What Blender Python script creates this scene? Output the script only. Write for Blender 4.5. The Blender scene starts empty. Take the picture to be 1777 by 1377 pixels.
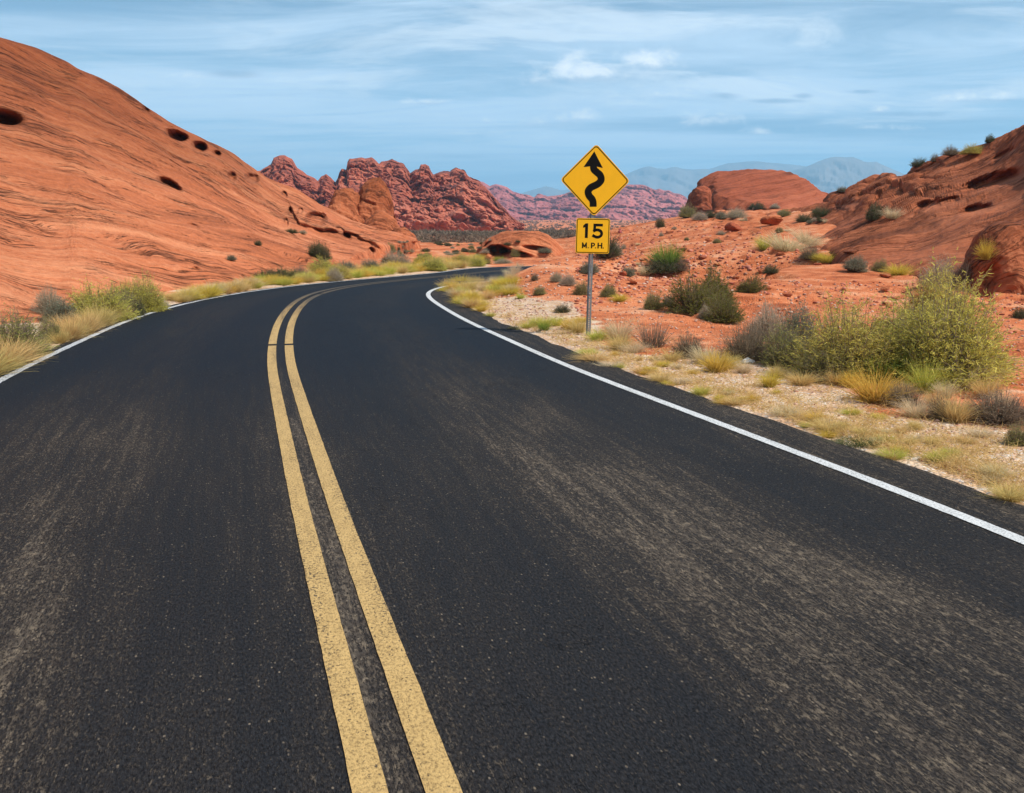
import bpy, math, random
import numpy as np
from mathutils import Vector
from mathutils.bvhtree import BVHTree

S = bpy.context.scene
COL = S.collection
RNG = np.random.default_rng(7)
random.seed(7)

# ------------------------------------------------------------------ camera
EYE = 1.6                      # eye height over the road, metres
FPX = 1700.0                   # focal length in photo pixels (photo is 1777 wide)
PITCH = math.atan(318.5 / FPX)
cam_d = bpy.data.cameras.new('camera'); cam = bpy.data.objects.new('camera', cam_d); COL.objects.link(cam)
cam.location = (0, 0, EYE); cam.rotation_euler = (math.pi / 2 - PITCH, 0, 0)
cam_d.sensor_fit = 'HORIZONTAL'; cam_d.sensor_width = 36; cam_d.lens = FPX / 1777 * 36
cam_d.clip_start = .05; cam_d.clip_end = 40000
S.camera = cam

# ------------------------------------------------------------------ light and exposure
SUN_AZ, SUN_EL = math.radians(118), math.radians(51)      # azimuth clockwise from the view direction (+Y)
SUN_DIR = Vector((math.sin(SUN_AZ) * math.cos(SUN_EL), math.cos(SUN_AZ) * math.cos(SUN_EL), math.sin(SUN_EL)))
sun_d = bpy.data.lights.new('sun', 'SUN'); sun = bpy.data.objects.new('sun', sun_d); COL.objects.link(sun)
sun_d.energy = 5.0; sun_d.angle = math.radians(.53); sun_d.color = (1, .95, .87)
sun.rotation_euler = SUN_DIR.to_track_quat('Z', 'Y').to_euler(); sun.location = (0, 0, 60)
S.view_settings.view_transform = 'Standard'; S.view_settings.look = 'None'
S.view_settings.exposure = .12; S.view_settings.gamma = 1.0
S.cycles.max_bounces = 6; S.cycles.volume_bounces = 1; S.cycles.transparent_max_bounces = 8


class NT:
    """small helper to write node trees"""
    def __init__(s, tree): s.t = tree; s.n = tree.nodes; s.l = tree.links
    def add(s, typ, ins=None, **kw):
        nd = s.n.new(typ)
        for k, v in kw.items(): setattr(nd, k, v)
        for k, v in (ins or {}).items(): s.put(nd.inputs[k], v)
        return nd
    def put(s, sock, v):
        if hasattr(v, 'is_output') or isinstance(v, bpy.types.NodeSocket): s.l.new(v, sock)
        elif isinstance(v, bpy.types.Node): s.l.new(v.outputs[0], sock)
        else:
            if isinstance(v, (tuple, list)) and len(v) == 3 and sock.type == 'RGBA': v = (*v, 1)
            sock.default_value = v
    def m(s, op, a, b=0.0, c=0.0, clamp=False):
        nd = s.n.new('ShaderNodeMath'); nd.operation = op; nd.use_clamp = clamp
        s.put(nd.inputs[0], a); s.put(nd.inputs[1], b); s.put(nd.inputs[2], c)
        return nd.outputs[0]
    def vm(s, op, a, b=(0, 0, 0)):
        nd = s.n.new('ShaderNodeVectorMath'); nd.operation = op
        s.put(nd.inputs[0], a); s.put(nd.inputs[1], b)
        return nd
    def mix(s, f, a, b, blend='MIX'):
        nd = s.n.new('ShaderNodeMix'); nd.data_type = 'RGBA'; nd.blend_type = blend
        s.put(nd.inputs[0], f); s.put(nd.inputs[6], a); s.put(nd.inputs[7], b)
        return nd.outputs[2]
    def ss(s, v, lo, hi, a=0.0, b=1.0):
        nd = s.n.new('ShaderNodeMapRange'); nd.interpolation_type = 'SMOOTHSTEP'
        s.put(nd.inputs[0], v)
        for i, x in enumerate((lo, hi, a, b)): s.put(nd.inputs[1 + i], x)
        return nd.outputs[0]
    def noise(s, vec, scale, detail=4.0, rough=.55, dist=0.0, off=None):
        if off is not None: vec = s.vm('ADD', vec, off).outputs[0]
        nd = s.n.new('ShaderNodeTexNoise'); s.put(nd.inputs['Vector'], vec); s.put(nd.inputs['Scale'], scale)
        nd.inputs['Detail'].default_value = detail; nd.inputs['Roughness'].default_value = rough
        nd.inputs['Distortion'].default_value = dist
        return nd.outputs[0]
    def scl(s, vec, k):
        return s.vm('MULTIPLY', vec, k).outputs[0]
    def ramp(s, v, stops):
        nd = s.n.new('ShaderNodeValToRGB'); s.put(nd.inputs[0], v); e = nd.color_ramp.elements
        e[0].position = stops[0][0]; e[0].color = (*stops[0][1], 1)
        e[1].position = stops[-1][0]; e[1].color = (*stops[-1][1], 1)
        for p, c in stops[1:-1]:
            x = e.new(p); x.color = (*c, 1)
        return nd.outputs[0]


# ------------------------------------------------------------------ sky
W = bpy.data.worlds.new('World'); S.world = W; W.use_nodes = True
def build_sky():
    k = NT(W.node_tree); k.n.clear()
    out = k.add('ShaderNodeOutputWorld'); bg = k.add('ShaderNodeBackground', {'Strength': .074})
    k.l.new(bg.outputs[0], out.inputs[0])
    sky = k.add('ShaderNodeTexSky', sky_type='NISHITA', sun_disc=False, sun_elevation=SUN_EL, sun_rotation=SUN_AZ)
    sky.air_density = 1.0; sky.dust_density = .6; sky.ozone_density = 1.5
    tc = k.add('ShaderNodeTexCoord'); sp = k.add('ShaderNodeSeparateXYZ', {0: tc.outputs['Generated']})
    x, y, z = sp.outputs
    zz = k.m('ADD', k.m('MAXIMUM', z, 0.0), .045)
    px = k.m('DIVIDE', x, zz); py = k.m('DIVIDE', y, zz)
    # high streaky cloud sheet
    c1 = k.add('ShaderNodeCombineXYZ', {0: k.m('MULTIPLY', px, .42), 1: k.m('ADD', k.m('MULTIPLY', py, 1.0), k.m('MULTIPLY', px, .10))})
    n1 = k.noise(c1.outputs[0], .95, 8, .62, .9)
    n2 = k.noise(c1.outputs[0], .28, 4, .5, .3, off=(5.2, 1.7, 0))
    st = k.m('ADD', k.m('MULTIPLY', n1, .62), k.m('MULTIPLY', n2, .5))
    st = k.m('MULTIPLY', k.ss(st, .44, .68), k.ss(z, .26, .55, 1.0, .12))
    tint = k.mix(1.0, sky.outputs[0], (.80, .97, 1.02), 'MULTIPLY')
    veil = k.mix(k.ss(z, .02, .24, .6, .12), tint, (7.0, 11.8, 17.2))
    c = k.mix(k.m('MULTIPLY', st, .9), veil, (10.0, 12.5, 15.0))
    # darker, bluer bands low in the sheet
    n3 = k.noise(c1.outputs[0], .6, 4, .5, .2, off=(11.0, 3.0, 0))
    c = k.mix(k.m('MULTIPLY', k.ss(n3, .5, .68), .6), c, (2.9, 5.2, 7.8))
    ta_ = k.m('DIVIDE', x, k.m('MAXIMUM', y, .02)); te_ = k.m('DIVIDE', z, k.m('MAXIMUM', y, .02))
    lc = k.add('ShaderNodeCombineXYZ', {0: k.m('ADD', k.m('MULTIPLY', ta_, 4.6), k.m('MULTIPLY', te_, 3.0)), 1: k.m('MULTIPLY', te_, 24.0)}).outputs[0]
    la = k.noise(lc, 1.0, 8, .62, .6, off=(2.4, 8.1, 0)); lb = k.noise(k.scl(lc, (.45, .45, 1)), 1.0, 5, .55, .4, off=(6.2, 1.1, 0))
    lm = k.m('MULTIPLY', k.ss(k.m('ADD', k.m('MULTIPLY', la, .6), k.m('MULTIPLY', lb, .4)), .46, .62), k.ss(ta_, -.45, .05, .45, 1.0))
    lm = k.m('MULTIPLY', lm, k.ss(te_, .02, .07))
    c = k.mix(k.m('MULTIPLY', lm, .62), c, k.mix(k.ss(la, .42, .62), (6.4, 9.0, 11.8), (12.5, 14.0, 15.2)))
    # cumulus puffs: position by bearing and elevation (tan of azimuth, tan of elevation)
    yy = k.m('MAXIMUM', y, .02)
    ta = k.m('DIVIDE', x, yy); te = k.m('DIVIDE', z, yy)
    cv = k.add('ShaderNodeCombineXYZ', {0: ta, 1: k.m('MULTIPLY', te, 1.9)})
    puff = k.noise(cv.outputs[0], 42, 7, .62, .35)
    puff2 = k.noise(cv.outputs[0], 13, 4, .6, .2, off=(3, 9, 0))
    pf = k.m('ADD', k.m('MULTIPLY', puff, .45), k.m('MULTIPLY', puff2, .55))
    blobs = [(1010, 148, 110, 22, 1.0), (1105, 128, 75, 17, .85), (955, 158, 60, 16, .8), (1650, 187, 78, 13, 1.0), (1700, 185, 40, 11, .95),
             (1220, 222, 60, 13, .8), (1300, 240, 40, 9, .85), (965, 222, 75, 18, .82), (1000, 214, 40, 12, .8), (845, 222, 24, 10, .8),
             (745, 190, 60, 8, .8), (1500, 232, 80, 7, .8), (1505, 203, 30, 8, .8), (1130, 180, 90, 9, .6), (400, 150, 90, 8, .65)]
    tot = None; shade = None
    for (u, v, rx, ry, a) in blobs:
        cx, cy = (u - 888.5) / FPX, (372 - v) / FPX
        dx = k.m('DIVIDE', k.m('SUBTRACT', ta, cx), rx / FPX); dy0 = k.m('SUBTRACT', te, cy); dy = k.m('ADD', k.m('DIVIDE', k.m('MAXIMUM', dy0, 0.0), ry * 1.5 / FPX), k.m('DIVIDE', k.m('MINIMUM', dy0, 0.0), ry * .75 / FPX))
        d = k.m('ADD', k.m('MULTIPLY', dx, dx), k.m('MULTIPLY', dy, dy))
        g = k.m('MULTIPLY', k.m('POWER', 2.718, k.m('MULTIPLY', d, -1.0)), a)
        tot = g if tot is None else k.m('MAXIMUM', tot, g)
        sh = k.m('MULTIPLY', g, dy)
        shade = sh if shade is None else k.m('ADD', shade, sh)
    cm = k.ss(k.m('ADD', k.m('MULTIPLY', pf, 2.6), k.m('MULTIPLY', tot, 1.0)), 1.62, 2.4)
    ccol = k.mix(k.ss(k.m('ADD', shade, k.m('MULTIPLY', k.m('SUBTRACT', puff, .5), 1.2)), -.35, .3), (8.0, 9.8, 11.8), (16.5, 16.8, 16.8))
    c = k.mix(k.m('MULTIPLY', cm, .85), c, ccol)
    # small grey fragments
    frag = None
    for (u, v, rx, ry) in [(1470, 173, 44, 5), (1240, 180, 50, 9), (1330, 188, 70, 6), (1375, 180, 25, 7), (420, 145, 70, 11), (1240, 232, 60, 6), (1560, 210, 110, 6)]:
        dx = k.m('DIVIDE', k.m('SUBTRACT', ta, (u - 888.5) / FPX), rx / FPX); dy = k.m('DIVIDE', k.m('SUBTRACT', te, (372 - v) / FPX), ry / FPX)
        g = k.m('POWER', 2.718, k.m('MULTIPLY', k.m('ADD', k.m('MULTIPLY', dx, dx), k.m('MULTIPLY', dy, dy)), -1.0))
        frag = g if frag is None else k.m('MAXIMUM', frag, g)
    fm = k.ss(k.m('ADD', k.m('MULTIPLY', pf, 1.1), k.m('MULTIPLY', frag, .7)), .85, 1.35)
    c = k.mix(k.m('MULTIPLY', fm, .75), c, (4.2, 6.4, 9.0))
    k.put(bg.inputs[0], c)
build_sky()

# ------------------------------------------------------------------ measuring helpers
CP, SP = math.cos(PITCH), math.sin(PITCH)
def ray(u, v):
    xc = (np.asarray(u, float) - 888.5) / FPX; yc = -(np.asarray(v, float) - 688.5) / FPX
    return np.stack([xc + 0 * yc, CP + yc * SP + 0 * xc, -SP + yc * CP + 0 * xc], -1)
def at(u, v, d):
    """the point seen in direction (u, v) whose distance ahead (world Y) is d"""
    r = ray(u, v); d = np.asarray(d, float)
    return np.array([0, 0, EYE]) + r * (d / r[..., 1])[..., None]
def flat(u, v, z=0.0):
    r = ray(u, v); return np.array([0, 0, EYE]) + r * ((z - EYE) / r[..., 2])[..., None]
def proj(P):
    p = P - np.array([0, 0, EYE]); x = p[..., 0]; yf = p[..., 1] * CP - p[..., 2] * SP; yu = p[..., 1] * SP + p[..., 2] * CP
    yf = np.where(np.abs(yf) < 1e-3, 1e-3, yf)
    return 888.5 + FPX * x / yf, 688.5 - FPX * yu / yf, yf

# ------------------------------------------------------------------ numpy noise
_perm = np.random.default_rng(3).permutation(256); _perm = np.concatenate([_perm, _perm])
_g = np.random.default_rng(4).normal(size=(256, 3)); _g /= np.linalg.norm(_g, axis=1)[:, None]
def perlin(P, seed=0):
    P = np.asarray(P, float) + seed * 17.31
    i = np.floor(P).astype(int); f = P - i; w = f * f * f * (f * (f * 6 - 15) + 10)
    i &= 255; out = 0.0
    for a in (0, 1):
        for b in (0, 1):
            for c in (0, 1):
                h = _perm[_perm[_perm[(i[..., 0] + a) & 255] + ((i[..., 1] + b) & 255)] + ((i[..., 2] + c) & 255)]
                g = _g[h]
                dot = g[..., 0] * (f[..., 0] - a) + g[..., 1] * (f[..., 1] - b) + g[..., 2] * (f[..., 2] - c)
                out = out + dot * (w[..., 0] if a else 1 - w[..., 0]) * (w[..., 1] if b else 1 - w[..., 1]) * (w[..., 2] if c else 1 - w[..., 2])
    return out * 1.5
def fbm(P, octv=4, seed=0, gain=.5):
    a, o = 1.0, 0.0
    for k in range(octv): o = o + a * perlin(P * 2.03 ** k, seed + k); a *= gain
    return o
def worley(P, seed=0):
    P = np.asarray(P, float) + seed * 9.7
    i = np.floor(P).astype(int); f = P - i
    f1 = np.full(P.shape[:-1], 9.0); f2 = f1.copy(); cid = np.zeros(P.shape[:-1])
    rnd = np.random.default_rng(11).random((256, 4))
    for a in (-1, 0, 1):
        for b in (-1, 0, 1):
            for c in (-1, 0, 1):
                h = _perm[_perm[_perm[(i[..., 0] + a) & 255] + ((i[..., 1] + b) & 255)] + ((i[..., 2] + c) & 255)]
                q = rnd[h]; d = (q[..., 0] + a - f[..., 0]) ** 2 + (q[..., 1] + b - f[..., 1]) ** 2 + (q[..., 2] + c - f[..., 2]) ** 2
                nearer = d < f1
                f2 = np.where(nearer, f1, np.minimum(f2, d)); cid = np.where(nearer, q[..., 3], cid); f1 = np.where(nearer, d, f1)
    return np.sqrt(f1), np.sqrt(f2), cid
def sstep(x, a, b):
    t = np.clip((x - a) / (b - a), 0, 1); return t * t * (3 - 2 * t)
def catmull(A, n):
    """A (k, ...) control points -> n samples along axis 0"""
    A = np.asarray(A, float); k = len(A)
    t = np.linspace(0, k - 1, n); i = np.clip(np.floor(t).astype(int), 0, k - 2); f = (t - i).reshape((-1,) + (1,) * (A.ndim - 1))
    E = np.concatenate([2 * A[:1] - A[1:2], A, 2 * A[-1:] - A[-2:-1]])
    p0, p1, p2, p3 = E[i], E[i + 1], E[i + 2], E[i + 3]
    return .5 * (2 * p1 + (p2 - p0) * f + (2 * p0 - 5 * p1 + 4 * p2 - p3) * f ** 2 + (3 * p1 - p0 - 3 * p2 + p3) * f ** 3)
def resample(P, n):
    d = np.concatenate([[0], np.cumsum(np.linalg.norm(np.diff(P, axis=0), axis=1))])
    s = np.linspace(0, d[-1], n); return np.stack([np.interp(s, d, P[:, j]) for j in range(P.shape[1])], 1)

# ------------------------------------------------------------------ mesh helpers
def mesh_from(name, V, F, mats=(), attrs=None, smooth=True, mat_idx=None):
    """V (n,3); F list of int arrays, each (m,k)"""
    me = bpy.data.meshes.new(name); V = np.asarray(V, np.float32)
    F = [np.asarray(f, np.int32) for f in (F if isinstance(F, list) else [F]) if len(f)]
    me.vertices.add(len(V)); me.vertices.foreach_set('co', V.ravel())
    loops = np.concatenate([f.ravel() for f in F]); tot = np.concatenate([np.full(len(f), f.shape[1], np.int32) for f in F])
    me.loops.add(len(loops)); me.loops.foreach_set('vertex_index', loops)
    me.polygons.add(len(tot)); me.polygons.foreach_set('loop_start', np.concatenate([[0], np.cumsum(tot)[:-1]]).astype(np.int32))
    me.update(calc_edges=True)
    if smooth: me.polygons.foreach_set('use_smooth', np.ones(len(tot), bool))
    for m in mats: me.materials.append(m)
    if mat_idx is not None: me.polygons.foreach_set('material_index', np.asarray(mat_idx, np.int32))
    for k, a in (attrs or {}).items():
        a = np.asarray(a, np.float32)
        at_ = me.attributes.new(k, 'FLOAT' if a.ndim == 1 else 'FLOAT_VECTOR', 'POINT')
        at_.data.foreach_set('value' if a.ndim == 1 else 'vector', a.ravel())
    me.update(); return me
def link(name, me, parent=None, loc=None):
    o = bpy.data.objects.new(name, me); COL.objects.link(o)
    if parent is not None: o.parent = parent
    if loc is not None: o.location = loc
    return o
def tag(o, label=None, cat=None, group=None, kind=None):
    if label: o['label'] = label
    if cat: o['category'] = cat
    if group: o['group'] = group
    if kind: o['kind'] = kind
    return o
def grid_faces(nr, nc):
    i = np.arange(nr * nc).reshape(nr, nc)
    return np.stack([i[:-1, :-1], i[:-1, 1:], i[1:, 1:], i[1:, :-1]], -1).reshape(-1, 4)
def grid_normals(P):
    n = np.cross(np.gradient(P, axis=1), np.gradient(P, axis=0)); return n / (np.linalg.norm(n, axis=-1, keepdims=True) + 1e-9)
def loft(C, nr, nc):
    """C (rows, cols, 3) -> dense grid (nr, nc, 3)"""
    A = catmull(np.asarray(C, float), nr); return catmull(A.swapaxes(0, 1), nc).swapaxes(0, 1)
BVHS = []
def solid(name, P, mats, attrs=None, register=True, flip=False, local=False):
    nr, nc = P.shape[:2]; F = grid_faces(nr, nc)
    if flip: F = F[:, ::-1]
    V = P.reshape(-1, 3)
    if register: BVHS.append(BVHTree.FromPolygons(V.tolist(), F.tolist()))
    org = np.array([V[:, 0].mean(), V[:, 1].mean(), V[:, 2].min()]) if local else np.zeros(3)
    at_ = {k: a.reshape(-1, *a.shape[2:]) for k, a in (attrs or {}).items()}
    return link(name, mesh_from(name, V - org, F, mats, at_), loc=org)
def on_surf(u, v):
    d = Vector(ray(u, v).tolist()).normalized(); o = Vector((0, 0, EYE)); best = None
    for b in BVHS:
        h = b.ray_cast(o, d)
        if h[0] is not None and (best is None or h[3] < best[1]): best = (h[0], h[3])
    return best[0] if best else None

# ------------------------------------------------------------------ materials of the setting
def new_mat(name):
    m = bpy.data.materials.new(name); m.use_nodes = True; k = NT(m.node_tree); k.n.clear()
    out = k.add('ShaderNodeOutputMaterial'); b = k.add('ShaderNodeBsdfPrincipled'); k.l.new(b.outputs[0], out.inputs[0])
    return m, k, b
def rock_mat(name, tones, crack=.55, scale=1.0, varnish_and_shade=None, bump=.5, rough=.85, high=None):
    """layered sandstone: 'bed' attribute = (across the beds, along, depth) in metres"""
    m, k, b = new_mat(name)
    bed = k.add('ShaderNodeAttribute', attribute_name='bed').outputs['Vector']
    tc = k.add('ShaderNodeTexCoord').outputs['Object']
    lay = k.noise(k.scl(bed, (1.6 / scale, .10 / scale, .22 / scale)), 1.0, 6, .66, .25)
    fine = k.noise(k.scl(bed, (9 / scale, .45 / scale, .9 / scale)), 1.0, 4, .6, .5)
    big = k.noise(tc, .16 / scale, 4, .55)
    grit = k.noise(tc, 7.0 / scale, 5, .65)
    t = k.m('ADD', k.m('ADD', k.m('MULTIPLY', lay, .5), k.m('MULTIPLY', fine, .28)), k.m('ADD', k.m('MULTIPLY', big, .42), k.m('MULTIPLY', grit, .30)))
    c = k.ramp(k.ss(t, .50, 1.0), [(0, tones[0]), (.5, tones[1]), (1, tones[2])])
    # thin cracks and ledges that follow the bedding, in broken lengths
    ck = k.noise(k.scl(bed, (4.2 / scale, .17 / scale, .5 / scale)), 1.0, 5, .66, .35, off=(3.1, 7.7, 1.3))
    line = k.m('SUBTRACT', 1.0, k.ss(k.m('ABSOLUTE', k.m('SUBTRACT', ck, .47)), .0, .022))
    brk = k.ss(k.noise(k.scl(bed, (.8 / scale, .28 / scale, .3 / scale)), 1.0, 3, .5, off=(9, 2, 4)), .48, .62)
    line = k.m('MULTIPLY', line, brk)
    c = k.mix(k.m('MULTIPLY', line, crack), c, tuple(x * .28 for x in tones[0]))
    if varnish_and_shade:  # dark noise patches: rock varnish, with painted shade on dome and right slope
        vn = k.ss(k.noise(k.scl(bed, (.5 / scale, .16 / scale, .3 / scale)), 1.0, 5, .6, 1.0, off=(21, 5, 9)), .52, .68)
        c = k.mix(k.m('MULTIPLY', vn, .7), c, varnish_and_shade)
    ck2 = k.noise(k.scl(bed, (7.5 / scale, .42 / scale, .9 / scale)), 1.0, 5, .66, .3, off=(13.1, 2.7, 6.3))
    line2 = k.m('MULTIPLY', k.m('SUBTRACT', 1.0, k.ss(k.m('ABSOLUTE', k.m('SUBTRACT', ck2, .5)), .0, .016)), k.ss(k.noise(k.scl(bed, (1.2 / scale, .5 / scale, .5 / scale)), 1.0, 4, .6, off=(2, 12, 8)), .52, .6))
    c = k.mix(k.m('MULTIPLY', line2, crack), c, tuple(x * .3 for x in tones[0]))
    line = k.m('MAXIMUM', line, line2)
    if high:      # multiplies the tone darker towards the top, with a noisy edge
        z = k.add('ShaderNodeSeparateXYZ', {0: tc}).outputs[2]
        f = k.ss(k.m('ADD', z, k.m('MULTIPLY', k.m('SUBTRACT', big, .5), 6.0)), high[1], high[2])
        c = k.mix(f, c, k.mix(1.0, c, high[0], 'MULTIPLY'))
    k.put(b.inputs['Base Color'], c); k.put(b.inputs['Roughness'], rough); b.inputs['Specular IOR Level'].default_value = .15
    h = k.m('ADD', k.m('ADD', k.m('MULTIPLY', lay, .9), k.m('MULTIPLY', fine, .35)), k.m('SUBTRACT', k.m('MULTIPLY', grit, .30), k.m('MULTIPLY', line, .35)))
    bp = k.add('ShaderNodeBump', {'Height': h, 'Strength': bump, 'Distance': .22 * scale}); k.put(b.inputs['Normal'], bp.outputs[0])
    return m

M_HILL = rock_mat('sandstone_orange', [(.27, .076, .030), (.50, .150, .062), (.67, .265, .128)], crack=.6, bump=1.0, high=((.50, .43, .34), .5, 6.5))
M_RSLOPE = rock_mat('sandstone_brown', [(.16, .042, .016), (.35, .098, .039), (.50, .165, .074)], varnish_and_shade=(.105, .034, .017), crack=.9, bump=.8)  # brown varnish; the dark tones also paint in this slope's shade
M_DOME = rock_mat('sandstone_deep_red', [(.17, .040, .017), (.32, .080, .036), (.44, .130, .064)], scale=1.6, varnish_and_shade=(.085, .026, .014))  # dark patches painted in for the shade on the dome's left face
M_CLIFF = rock_mat('sandstone_cliff', [(.12, .030, .021), (.36, .095, .055), (.55, .18, .105)], scale=5.0, varnish_and_shade=(.075, .032, .036), crack=.5)
M_FAR = rock_mat('sandstone_far', [(.15, .038, .040), (.42, .118, .108), (.60, .215, .18)], scale=20.0, varnish_and_shade=(.085, .03, .045), crack=.4)
m, k, b = new_mat('mountain_rock'); M_MTN = m
k.put(b.inputs['Base Color'], k.ramp(k.noise(k.add('ShaderNodeTexCoord').outputs['Object'], .004, 6, .6), [(.3, (.12, .10, .09)), (.7, (.26, .21, .18))]))
b.inputs['Roughness'].default_value = .95

# ------------------------------------------------------------------ road alignment (from the painted lines)
NEAR = flat(np.array([705, 630.5]), np.array([1377, 1135]))
def px(lst): return flat(np.array([p[0] for p in lst], float), np.array([p[1] for p in lst], float))[:, :2]
c_px = [(705, 1377), (630.5, 1135), (588, 1000), (557, 900), (527, 790), (503, 700), (488, 640), (486, 602), (489, 576), (500, 548), (522, 523), (551, 509), (606, 497), (684, 488), (750, 481.5), (812, 476), (898, 467.5)]
l_px = [(0, 662), (40.5, 639.5), (84, 619), (146, 591), (221.5, 557), (294.5, 534), (357, 520.5), (432, 507), (545, 493.5), (665, 482.6), (778, 472), (838, 464.5)]
r_px = [(1777, 937), (1699, 900), (1643, 881), (1558, 852), (1474, 819.5), (1375, 783), (1277, 747.7), (1142, 695), (1071, 669.4), (1000, 643.4), (960, 625), (873, 586), (810, 557.6), (772, 535.5), (750, 521), (743, 512), (747.5, 505.6), (762, 500.5), (784, 495.3), (798, 492.5)]
C0, L0, R0 = px(c_px), px(l_px), px(r_px)
# the far part of the bend drops out of sight behind the bank: carry the alignment on round to the right
C0 = np.concatenate([[[4.4, -14], [1.84, -5], [.555, -.5]], C0, [[2.2, 28.6], [4.6, 28.2], [7.4, 26.8]]])
L0 = np.concatenate([[[1.1, -14], [-1.4, -5], [-3.25, 2], [-4.3, 6.3]], L0, [[-.55, 29.9], [.4, 30.5], [2.5, 31.6], [5.2, 31.4], [8.8, 29.8]]])
R0 = np.concatenate([[[7.7, -14], [5.2, -5], [3.52, 1.0]], R0, [[.2, 24.2], [2.3, 25.2], [4.2, 25.2], [6.3, 24.2]]])
CL = resample(catmull(C0, 1200), 700); LL = resample(catmull(L0, 1200), 900); RL = resample(catmull(R0, 1200), 900)
ker = np.exp(-np.linspace(-2, 2, 41) ** 2); ker /= ker.sum()
def smooth1(a, n=1):
    for _ in range(n):
        a = np.convolve(np.pad(a, 20, 'reflect', reflect_type='odd'), ker, 'valid')
    return a
CL = np.stack([smooth1(CL[:, 0], 3), smooth1(CL[:, 1], 3)], 1)
tan = np.gradient(CL, axis=0)
tan = np.stack([smooth1(tan[:, 0]), smooth1(tan[:, 1])], 1); tan /= np.linalg.norm(tan, axis=1)[:, None]
nrm = np.stack([tan[:, 1], -tan[:, 0]], 1)                # to the right of travel
def width_to(poly, sgn):
    w = np.zeros(len(CL))
    for i in range(len(CL)):
        q = poly - CL[i]; lat = q @ nrm[i] * sgn; lon = q @ tan[i]
        ok = (lat > .4) & (lat < 6); sc = np.where(ok, np.abs(lon) + .02 * lat, 99)
        w[i] = lat[np.argmin(sc)]
    return smooth1(w, 4)
WR, WL = width_to(RL, 1), width_to(LL, -1)
SL = np.concatenate([[0], np.cumsum(np.linalg.norm(np.diff(CL, axis=0), axis=1))])
i_cam = int(np.argmin(np.linalg.norm(CL, axis=1))); SL = SL - SL[i_cam]
def road_z(x, y): return -.45 * sstep(y, 27, 52) - 1.0 * sstep(x, .5, 5.5) * sstep(y, 20, 24)   # dips out of sight round the bend
rag = fbm(np.stack([SL * 1.3, SL * 0, SL * 0], 1), 4, 5) * .05
SHL, SHR = .16 + rag, .46 + fbm(np.stack([SL * 1.1, SL * 0 + 3, SL * 0], 1), 4, 9) * .05 + .25 * sstep(-SL, -6, 2) * 0
E_R = CL + nrm * (WR + SHR)[:, None]; E_L = CL - nrm * (WL + SHL)[:, None]

# ------------------------------------------------------------------ ground sheet
ctl = []
def g3(u, v, d): P = at(u, v, d); ctl.append((math.atan2(P[0], P[1]), math.hypot(P[0], P[1]), P[2]))
def gz(u, d, z): ctl.append((math.atan2((u - 888.5) / FPX, 1.0), d, z))
for ang in (-1.0, -.7, -.5, -.3, -.1, .1, .3, .5, .7, 1.0):
    for rr in (1.0, 3.5, 8.0): ctl.append((ang, rr, 0.0))
for a in [(-300, 16, .25), (0, 12.5, .08), (150, 16, .12), (300, 21, .12), (450, 25, .12), (520, 27, .1), (600, 31, .05), (680, 34, -.05), (780, 32, -.05), (840, 34, -.15),
          (-300, 40, 1.0), (0, 40, .5), (300, 45, .3), (500, 55, .1), (640, 60, -.2), (560, 22, 0), (700, 24, 0), (800, 27, 0), (860, 20, 0), (760, 17, 0), (620, 18, 0)]: gz(*a)
for a in [(905, 466, 22.2), (940, 456, 22.6), (980, 447, 25), (1040, 442, 34), (900, 500, 20.0), (960, 480, 20.5), (1000, 520, 17.9), (940, 545, 15.3), (1020, 583, 12.75),
          (1100, 480, 23.6), (1130, 440, 36), (1080, 396, 60), (1150, 382, 62), (1200, 372, 64), (1200, 395, 52), (1250, 440, 34), (1290, 366, 66), (1365, 438, 33), (1400, 362, 64), (1330, 475, 24.5), (1420, 490, 22),
          (1450, 455, 28), (1480, 352, 56), (1560, 342, 50), (1600, 495, 21), (1777, 505, 19.5), (1777, 560, 14.6), (1777, 640, 10.2), (1600, 600, 12), (1400, 560, 14.4), (1250, 560, 14.2), (1200, 510, 18.8), (2000, 560, 14), (2000, 470, 22), (1777, 380, 40), (2100, 330, 45)]: g3(*a)
for a in [(720, 75, -.6), (800, 58, -.62), (860, 46, -.6), (905, 52, -.75), (960, 46, -.5), (800, 95, -.55), (720, 110, -.55), (900, 100, -.6), (1000, 85, -.5), (1100, 100, -.4), (1250, 110, .2), (1450, 110, .4), (1700, 110, .6), (400, 110, -.2), (0, 110, .5)]: gz(*a)
for u in (-300, 200, 700, 1000, 1300, 1800):
    gz(u, 115, -.5); gz(u, 170, -3.0); gz(u, 300, -5.6); gz(u, 700, -6.0); gz(u, 2000, -6.0); gz(u, 6000, -6.0); gz(u, 14000, -6.0)
ctl = np.array(ctl); QC = np.stack([ctl[:, 0] * 4.5, np.log2(ctl[:, 1]) * 1.35], 1)
def tps_k(d2): return np.where(d2 > 1e-12, .5 * d2 * np.log(np.maximum(d2, 1e-12)), 0)
nC = len(QC); A = np.zeros((nC + 3, nC + 3)); A[:nC, :nC] = tps_k(((QC[:, None] - QC[None]) ** 2).sum(-1)) + np.eye(nC) * .01
A[:nC, nC] = 1; A[:nC, nC + 1:] = QC; A[nC:, :nC] = A[:nC, nC:].T
TW = np.linalg.solve(A, np.concatenate([ctl[:, 2], [0, 0, 0]]))
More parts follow.
